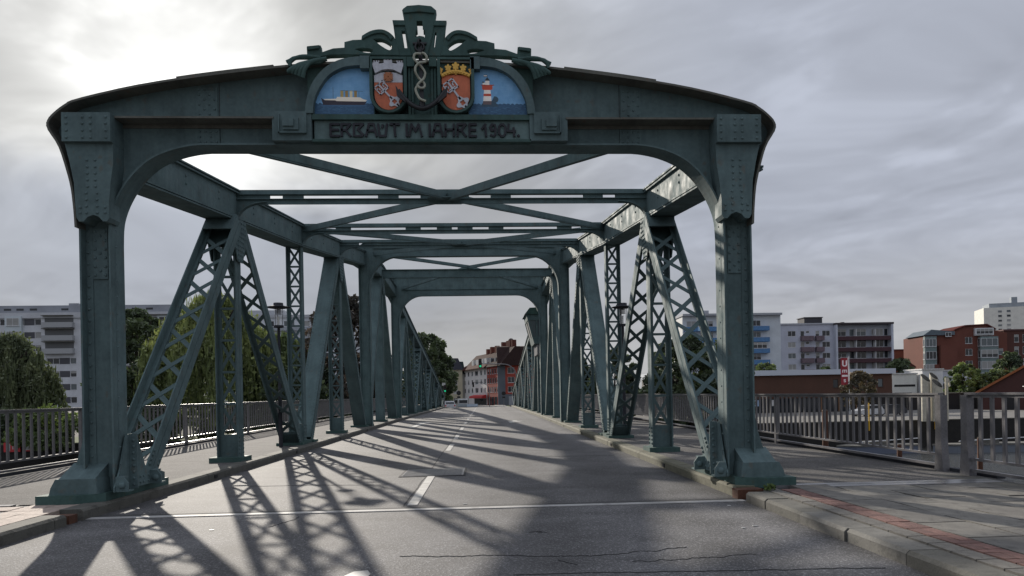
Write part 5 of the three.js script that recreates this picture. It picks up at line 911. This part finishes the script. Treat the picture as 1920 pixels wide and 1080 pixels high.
{ const t = thing('brick_building', [0, 0, 0], 'plain orange brick building behind the quay trees left of the bay house', 'building'), R = rng(217), bk = brickW(0.23, 0.085, 0.05); mb().box(0, 0, 0, 17, 12.6, -10).box(5, 12.6, -5, 8, 13.3, -3).build('wall', bk, t); mb().box(-0.2, 12.6, -10.2, 17.2, 12.9, 0.2).build('roof', std(col(0.12, 0.045, 0.04), 0.8), t); for (let f = 0; f < 4; f++) for (const x of [1.5, 4.5]) openWindow(t, x, 2 + f * 2.9, 0.03, 1.3, 1.4, 2, R); place(t, 104, -0.9, -196); }
{
  const t = thing('tower_block', [0, 0, 0], 'white tower block rising behind the red brick houses', 'building'), R = rng(218), wm = wallMat(0.50, 0.49, 0.45);
  mb().box(0, 0, 0, 26, 55, -22).build('wall', wm, t); mb().box(4, 55, -3, 26, 58, -18).box(18, 58, -6, 21.5, 62, -10).build('roof_plant', wallMat(0.20, 0.22, 0.24), t);
  for (let f = 0; f < 17; f++) for (const x of [9.5, 14.6]) { const w = openWindow(t, x, 3.5 + f * 3.05, 0.05, 2.3, 1.5, 1, R); }
  for (let f = 0; f < 17; f++) for (const z of [-4, -9, -14, -19]) openWindow(t, 26.05, 3.5 + f * 3.05, z, 2.2, 1.5, 2, R, Math.PI / 2);
  place(t, 334, -1, -480, 0.5); t.rotation.y = -0.35;
}
{
  const t = thing('gabled_house', [0, 0, 0], 'red brick gabled house with orange verge at the right picture edge', 'building'), bk = brickW(0.075, 0.030, 0.026); mb().ext([[0, 0], [17, 0], [17, 2.8], [9.2, 7.9], [8.4, 7.9], [0, 2.9]], 0, -14).build('wall', bk, t);
  const o = roofMat(0.40, 0.15, 0.07), r = mb(); r.ext([[-0.5, 2.55], [8.4, 8.0], [8.4, 8.35], [-0.8, 2.75]], 0.35, -14.3).ext([[17.5, 2.5], [9.2, 8.0], [9.2, 8.35], [17.8, 2.7]], 0.35, -14.3).box(8.3, 7.95, 0.34, 9.3, 8.36, -14.3); r.build('roof', o, t); mb().box(3, 0, 0.01, 5, 2.4, 0.06).box(11, 0, 0.01, 14, 2.6, 0.06).build('door', M.black, t);
  place(t, 77.2, BANK, -112, -0.78);
}
{ const t = thing('quay_shed', [0, 0, 0], 'dark long shed wall behind the quay lamps and vent pipes', 'building'); mb().box(0, 0, 0, 26, 2.6, -5).build('wall', std(col(0.022, 0.02, 0.02), 0.9, { map: T.wall }), t); const b = mb(); for (let i = 0; i < 9; i++) b.box(i * 3, 0, 0, i * 3 + 0.16, 2.75, 0.1); b.box(0, 2.6, 0.1, 26, 2.72, -5.1); b.build('frame', M.concreteDark, t); place(t, 63, BANK, -118.5); }
// ---- far end of the street
{
  const t = thing('corner_house', [0, 0, 0], 'white four storey house with red tiled roof at the far end of the road', 'building'), R = rng(221), W = 32.6, H = 13.1, wins = [];
  for (let f = 1; f < 4; f++) for (const [x, w, m] of [[2.8, 2.0, 2], [8.0, 2.0, 2], [13.2, 2.0, 2], [19.2, 4.0, 3], [25.2, 2.0, 2], [30, 2.0, 2]]) wins.push({ x, y: 2.2 + f * 3.1, w, h: 1.7, m });
  wallWith(t, 0, 0, W, H, 0, wins, wallMat(0.5, 0.48, 0.465)); mb().box(0.05, 0, -0.25, W - 0.05, H - 0.05, -11).build('core', wallMat(0.5, 0.48, 0.45), t); for (const w of wins) openWindow(t, w.x, w.y, -0.1, w.w, w.h, w.m, R);
  const rf = mb().side([[0.6, H - 0.1], [-5.5, H + 5.8], [-11.6, H - 0.1]], -0.2, W + 0.1).build('roof', roofMat(0.052, 0.024, 0.020), t); mb().side([[1.2, H - 0.25], [1.2, H + 0.1], [-1.2, H + 1.9], [-1.2, H + 1.6]], -0.3, W + 0.15).build('eaves', roofMat(0.075, 0.028, 0.023), rf);
  for (const x of [12, 18, 24, 29]) { mb().side([[-0.6, H + 1.2], [-0.6, H + 3.4], [-3.6, H + 3.7], [-3.6, H + 3.0]], x - 1.4, x + 1.4).build('dormer', M.white, rf); }
  for (const x of [15, 20, 26, 30]) mb().box(x, H + 3.6, -6.4, x + 1.6, H + 7.4 + (x % 3) * 0.25, -5).build('chimney', roofMat(0.16, 0.06, 0.045), rf);
  mb().side([[0.3, 3.7], [1.9, 3.2], [1.9, 2.5], [0.3, 2.5]], 15.5, W - 0.3).build('awning', M.red, t); mb().box(16, 0.2, 0.02, W - 1, 2.4, 0.06).build('shop_window', M.glass, t); mb().box(4.6, 0, 0.02, 7.4, 2.4, 0.06).build('door', M.wood, t);
  place(t, -8, -1.75, -290, -1.289);
}
{
  const t = thing('corner_house', [0, 0, 0], 'red brick corner house with grey corner strip and dark mansard roof', 'building'), R = rng(222), H = 13.1, rb = brickW(0.36, 0.065, 0.045), gr = wallMat(0.075, 0.085, 0.10), wins = [], wins2 = [], q = -1.289;
  for (let f = 1; f < 4; f++) { for (const x of [1.6, 4.3, 7.0, 9.6, 12.2]) wins.push({ x: x - 14.2, y: 2.2 + f * 3.1, w: 1.7, h: 1.8, m: 1 }); for (const x of [3.9, 8.6]) wins2.push({ x, y: 2.2 + f * 3.1, w: 2.2, h: 1.9, m: 2 }); }
  // the oblique wing continues the line of the white house; its parts are turned about the corner
  const turn = new THREE.Matrix4().makeRotationY(q), bend = (m) => { m.geometry.applyMatrix4(turn); return m; };
  bend(wallWith(t, -14.2, 0, 0, H, 0, wins, rb)); bend(mb().box(-14.15, 0, -0.25, -0.1, H, -9).build('core', rb, t));
  for (const w of wins) { const m = openWindow(t, w.x, w.y, -0.1, w.w, w.h, w.m, R, q); m.position.applyMatrix4(turn); }
  for (const x of [-13, -9.2, -5.4]) bend(mb().box(x, 0.2, 0.01, x + 2.8, 2.9, 0.06).build('shop_window', M.glass, t));
  mb().box(-0.5, 0, -1.6, 2.0, H, 0.2).build('corner_strip', gr, t); wallWith(t, 2.0, 0, 16, H, 0.1, wins2, rb); mb().box(2.05, 0, -0.3, 15.9, H, -11).build('core', rb, t); for (const w of wins2) openWindow(t, w.x, w.y, 0, w.w, w.h, w.m, R);
  mb().box(0.2, 0, 0.22, 16, 3.7, 0.4).build('plinth', gr, t); mb().box(3, 0.1, 0.4, 8, 3.0, 0.45).build('garage_door', wallMat(0.2, 0.21, 0.23), t);
  const dk = roofMat(0.055, 0.036, 0.034);
  const rf = mb().side([[0.7, H], [-4.2, H + 6.4], [-7.0, H + 6.8], [-11.5, H]], -0.6, 16.3).build('roof', dk, t); bend(mb().side([[0.7, H], [-4.6, H + 6.2], [-6.4, H + 6.2], [-11, H]], -14.2, 3).build('roof', dk, t));
  { const d = mb().side([[-0.9, H + 1.6], [-0.9, H + 3.9], [-3.6, H + 4.2], [-3.6, H + 1.6]], 5.2, 7.4).build('dormer', gr, rf); openWindow(d, 6.3, H + 2.8, -0.84, 1.6, 1.8, 1, R); }
  for (const x of [-12, -6.5]) bend(mb().side([[-0.6, H + 1.0], [-0.6, H + 2.9], [-3.2, H + 3.2], [-3.2, H + 1.0]], x - 1, x + 1).build('dormer', gr, rf));
  for (const [x, w] of [[-12.5, 1.3], [-7, 4.4], [-1.5, 1.4]]) bend(mb().box(x, H + 4.2, -6.2, x + w, H + 8.6, -4.8).build('chimney', roofMat(0.14, 0.055, 0.045), rf));
  mb().box(3.6, H + 5.6, -6.6, 5.0, H + 8.0, -5.2).add(new THREE.SphereGeometry(1.0, 10, 8), new THREE.Matrix4().makeTranslation(4.3, H + 8.4, -5.9)).build('chimney', std(col(0.05, 0.04, 0.04), 0.9), rf);
  place(t, 5.0, -1.75, -245, 0.0);
}
{
  const t = thing('beige_house', [0, 0, 0], 'beige rendered house with dark roof behind the street tree', 'building'), R = rng(223), wins = []; for (let f = 0; f < 4; f++) for (const x of [2.5, 6.2, 9.6]) wins.push({ x, y: 2 + f * 2.95, w: x === 6.2 ? 2.4 : 1.4, h: 1.5, m: 2 });
  wallWith(t, 0, 0, 12, 12.2, 0, wins, wallMat(0.30, 0.27, 0.20)); mb().box(0.05, 0, -0.25, 11.95, 12.1, -10).build('core', M.black, t); for (const w of wins) openWindow(t, w.x, w.y, -0.1, w.w, w.h, w.m, R);
  mb().side([[0.5, 12.1], [-4.8, 16.2], [-10.5, 12.1]], -0.2, 12.2).build('roof', roofMat(0.05, 0.05, 0.06), t); place(t, -18.4, -1.8, -244, 0.35);
}
{ const t = thing('street_house', [0, 0, 0], 'dark roofed house glimpsed between the street tree and the white house', 'building'), R = rng(224); mb().box(0, 0, 0, 14, 12, -9).build('wall', wallMat(0.2, 0.19, 0.17), t); mb().side([[0.4, 12], [-4.5, 17.0], [-9.4, 12]], -0.2, 14.2).build('roof', roofMat(0.035, 0.045, 0.045), t); for (let f = 0; f < 4; f++) for (const x of [3, 7, 11]) openWindow(t, x, 2 + f * 2.9, 0.03, 1.4, 1.5, 2, R); place(t, -21, -1.9, -285, 0.2); }

// ================================================================ trees
function leaves(b, R, n, at, size, tone) {
  for (let i = 0; i < n; i++) {
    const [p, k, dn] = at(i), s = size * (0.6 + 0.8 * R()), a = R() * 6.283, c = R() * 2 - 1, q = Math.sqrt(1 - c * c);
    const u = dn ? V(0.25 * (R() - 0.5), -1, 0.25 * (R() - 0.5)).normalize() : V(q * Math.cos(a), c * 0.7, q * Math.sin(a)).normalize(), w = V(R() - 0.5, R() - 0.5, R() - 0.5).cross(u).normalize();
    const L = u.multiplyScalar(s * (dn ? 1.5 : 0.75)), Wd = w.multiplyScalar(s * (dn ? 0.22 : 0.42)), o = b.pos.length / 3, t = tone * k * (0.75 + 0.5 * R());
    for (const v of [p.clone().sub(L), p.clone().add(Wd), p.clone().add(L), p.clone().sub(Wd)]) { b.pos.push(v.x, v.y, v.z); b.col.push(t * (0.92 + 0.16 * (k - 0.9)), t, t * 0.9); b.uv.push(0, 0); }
    b.idx.push(o, o + 1, o + 2, o, o + 2, o + 3);
  }
}
function leafMesh(b, name, mat, parent) {
  const g = new THREE.BufferGeometry(); g.setAttribute('position', new THREE.Float32BufferAttribute(b.pos, 3)); g.setAttribute('color', new THREE.Float32BufferAttribute(b.col, 3)); g.setAttribute('uv', new THREE.Float32BufferAttribute(b.uv, 2)); g.setIndex(b.idx); g.computeVertexNormals();
  const m = new THREE.Mesh(g, mat); m.name = name; m.castShadow = m.receiveShadow = true; parent.add(m); return m;
}
function trunkMesh(t, R, h, r, spread) {
  const b = mb(); b.cyl(V(0, -0.6, 0), V(0.1, h * 0.45, 0), r * 1.25, r * 0.7, 9); for (let i = 0; i < 9; i++) { const a = i * 2.4 + R(), y = h * (0.28 + 0.035 * i), e = V(Math.cos(a) * spread * (0.55 + 0.4 * R()), h * (0.6 + 0.3 * R()), Math.sin(a) * spread * (0.55 + 0.4 * R())), m = V(e.x * 0.45, lerp(y, e.y, 0.5) + 0.2, e.z * 0.45); b.tube([V(0.05, y, 0), m, e], r * 0.22, 8, 5); } b.cyl(V(0.1, h * 0.45, 0), V(0, h * 0.88, 0.1), r * 0.7, r * 0.15, 7); return b.build('trunk', M.bark, t);
}
function tree(label, x, y, z, h, rx, o = {}) {
  const t = thing(o.name || 'broadleaf_tree', [0, 0, 0], label, 'tree', o.group), R = rng(o.seed || 1), B = { pos: [], col: [], uv: [], idx: [] }, base = h * (o.bare ?? 0.22), blobs = [];
  trunkMesh(t, R, h, Math.max(0.12, h * 0.022), rx * 0.8);
  const nb = o.blobs || 46;
  for (let i = 0; i < nb; i++) { const v = (i + 0.5) / nb, a = i * 2.39996 + R() * 0.6, prof = Math.pow(Math.sin(Math.PI * Math.min(1, 0.12 + 0.86 * v)), 0.65), rr = rx * prof * (0.38 + 0.66 * Math.sqrt(R())); blobs.push([V(Math.cos(a) * rr, lerp(base, h, v) - 0.2, Math.sin(a) * rr), rx * (0.17 + 0.2 * R()) * (0.65 + 0.35 * prof), 0.55 + 0.9 * R()]); }
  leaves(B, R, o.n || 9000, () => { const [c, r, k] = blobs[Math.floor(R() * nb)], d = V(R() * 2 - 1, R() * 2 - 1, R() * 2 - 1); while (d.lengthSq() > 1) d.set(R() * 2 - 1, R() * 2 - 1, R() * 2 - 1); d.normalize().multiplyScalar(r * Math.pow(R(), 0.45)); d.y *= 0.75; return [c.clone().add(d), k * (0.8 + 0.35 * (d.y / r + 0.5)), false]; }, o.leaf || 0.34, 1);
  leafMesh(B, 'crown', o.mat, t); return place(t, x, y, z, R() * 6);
}
function willow(label, x, y, z, h, rx, o = {}) {
  const t = thing('willow_tree', [0, 0, 0], label, 'tree'), R = rng(o.seed), B = { pos: [], col: [], uv: [], idx: [] }, S = [];
  trunkMesh(t, R, h, h * 0.03, rx * 0.7);
  for (let i = 0; i < (o.strands || 620); i++) { const a = R() * 6.283, q = Math.pow(R(), 0.6), lob = 0.8 + 0.3 * Math.sin(3 * a + o.seed) * Math.sin(5 * a), r = rx * q * lob, top = h * (0.98 - 0.42 * q * q) * (0.9 + 0.14 * R()), len = Math.min(top - h * 0.06, h * (0.22 + 0.40 * R()) * (0.5 + 0.7 * q)); S.push([a, r, top, len, 0.8 + 0.4 * R()]); }
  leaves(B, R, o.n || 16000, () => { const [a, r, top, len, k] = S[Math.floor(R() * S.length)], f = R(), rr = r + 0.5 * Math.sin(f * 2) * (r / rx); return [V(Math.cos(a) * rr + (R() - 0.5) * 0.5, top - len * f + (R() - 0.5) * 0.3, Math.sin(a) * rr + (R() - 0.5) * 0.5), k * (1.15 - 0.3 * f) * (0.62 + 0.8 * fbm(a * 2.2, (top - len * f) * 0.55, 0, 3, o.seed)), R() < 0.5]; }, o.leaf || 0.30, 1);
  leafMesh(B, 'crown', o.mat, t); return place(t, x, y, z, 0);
}
const L1 = leafMat(0.080, 0.105, 0.036), L2 = leafMat(0.125, 0.145, 0.048), L3 = leafMat(0.048, 0.066, 0.028), LC = leafMat(0.046, 0.036, 0.030), L4 = leafMat(0.085, 0.115, 0.03), L5 = leafMat(0.080, 0.060, 0.032), L6 = leafMat(0.075, 0.088, 0.042);
willow('round drooping willow standing on the left bank before the grey flats', -47.8, BANK, -79, 10.9, 3.8, { seed: 31, mat: L6, n: 22000, strands: 700 });
willow('broad light green willow behind the nearest left truss diagonal', -27.2, BANK, -77, 14.6, 7.2, { seed: 32, mat: L2, n: 38000, strands: 900 });
willow('lower willow filling the gap right of the broad willow', -20.6, BANK, -78, 10.5, 4.2, { seed: 33, mat: L1, n: 16000, strands: 420 });
tree('dark dense tree between the left portal column and the broad willow', -38.6, BANK, -86, 14.0, 4.3, { seed: 34, mat: L3, n: 14000, bare: 0.1 });
tree('dark brownish leaved tree behind the left truss', -14.9, BANK, -80, 14.2, 5.0, { seed: 35, mat: LC, n: 15000, bare: 0.08, name: 'broadleaf_tree' });
tree('dark tree behind the second left truss panel beside the lamp', -17.8, BANK, -76, 7.6, 3.6, { seed: 45, mat: L3, n: 8000, bare: 0.02 });
tree('large dark green street tree left of the far road', -9.4, -1.0, -122, 12.6, 4.6, { seed: 36, mat: L3, n: 15000, bare: 0.12, leaf: 0.4 });
tree('small street tree hiding the beige house', -10.9, -1.7, -170, 9.0, 3.6, { seed: 37, mat: L1, n: 5000, leaf: 0.45 });
[[20.2, -80, 9.3, 3.0], [23.6, -84, 9.9, 3.3], [26.9, -82, 9.4, 3.0], [15.2, -86, 8.9, 3.2], [11.6, -92, 8.2, 2.8]].forEach(([x, z, h, r], i) => tree(['dark tree behind the nearest right truss post', 'dark tree behind the right portal diagonal', 'dark tree just left of the right portal column', 'dark tree behind the slender right truss post', 'dark tree farthest along behind the right truss'][i], x, BANK, z, h, r, { seed: 50 + i, mat: L3, n: 9000, bare: 0.02 }));
tree('small round tree before the blue balcony flats', 54.6, BANK, -142, 9.0, 2.9, { seed: 60, mat: L1, n: 4500, leaf: 0.42 });
tree('low bush-like tree left of the red banner before the lilac flats', 66.4, BANK, -142, 8.0, 2.6, { seed: 61, mat: L1, n: 4000, leaf: 0.42 });
tree('wide green tree beside the maroon balcony flats', 83.5, BANK, -146, 9.6, 3.8, { seed: 62, mat: L3, n: 6500, leaf: 0.42 });
tree('yellowish green tree before the glazed bays of the brick house', 82.6, BANK, -124, 7.6, 3.0, { seed: 63, mat: L4, n: 6500, leaf: 0.36 });
tree('low wide tree right of the vent pipes before the brick house', 86.5, BANK, -121, 6.4, 3.0, { seed: 64, mat: L1, n: 5000, leaf: 0.36 });
tree('dark green tree before the dark brick block at right', 99.8, BANK, -136, 10.0, 3.0, { seed: 65, mat: L3, n: 6000, leaf: 0.4 });
tree('small reddish brown tree beside the red banner', 54.6, BANK, -106, 6.3, 2.5, { seed: 66, mat: L5, n: 3800, leaf: 0.3 });
function bush(label, x, y, z, h, r, seed, mat, n) { const t = thing('bush', [0, 0, 0], label, 'bush'), R = rng(seed), B = { pos: [], col: [], uv: [], idx: [] }, bl = []; for (let i = 0; i < 12; i++) bl.push([V((R() - 0.5) * 2 * r, h * (0.25 + 0.6 * R()), (R() - 0.5) * 1.2 * r), r * (0.25 + 0.25 * R()), 0.6 + 0.8 * R()]); leaves(B, R, n, () => { const [c, q, k] = bl[Math.floor(R() * 12)], d = V(R() - 0.5, R() - 0.5, R() - 0.5).normalize().multiplyScalar(q * Math.sqrt(R())); return [c.clone().add(d), k, false]; }, 0.26, 1); leafMesh(B, 'foliage', mat, t); const s = mb(); for (let i = 0; i < 6; i++) s.tube([V(0, 0, 0), V((R() - 0.5) * r, h * 0.4, (R() - 0.5) * r), V((R() - 0.5) * 1.6 * r, h * 0.75, (R() - 0.5) * r)], 0.04, 6, 5); s.build('stem', M.bark, t); return place(t, x, y, z); }
bush('bright green bush by the water left of the left portal column', -39.4, BANK - 0.9, -69.6, 4.2, 2.6, 71, L4, 4500);
bush('dark hedge-like bush under the left willow', -45.5, BANK, -76, 2.6, 3.4, 72, L3, 4500);
bush('dark bush on the bank behind the grass strip at left', -51, BANK, -77, 2.8, 3.6, 73, L3, 4500);
bush('yellow green bush on the left bank below the willow', -42.6, BANK, -75, 3.2, 2.0, 74, L4, 3500);
bush('bush behind the railing under the broad willow', -31, BANK, -73, 3.0, 3.6, 75, L3, 4500);
bush('low bush right of the broad willow trunk', -24, BANK, -73.5, 2.8, 3.0, 76, L3, 4000);
renderer.render(scene, camera);
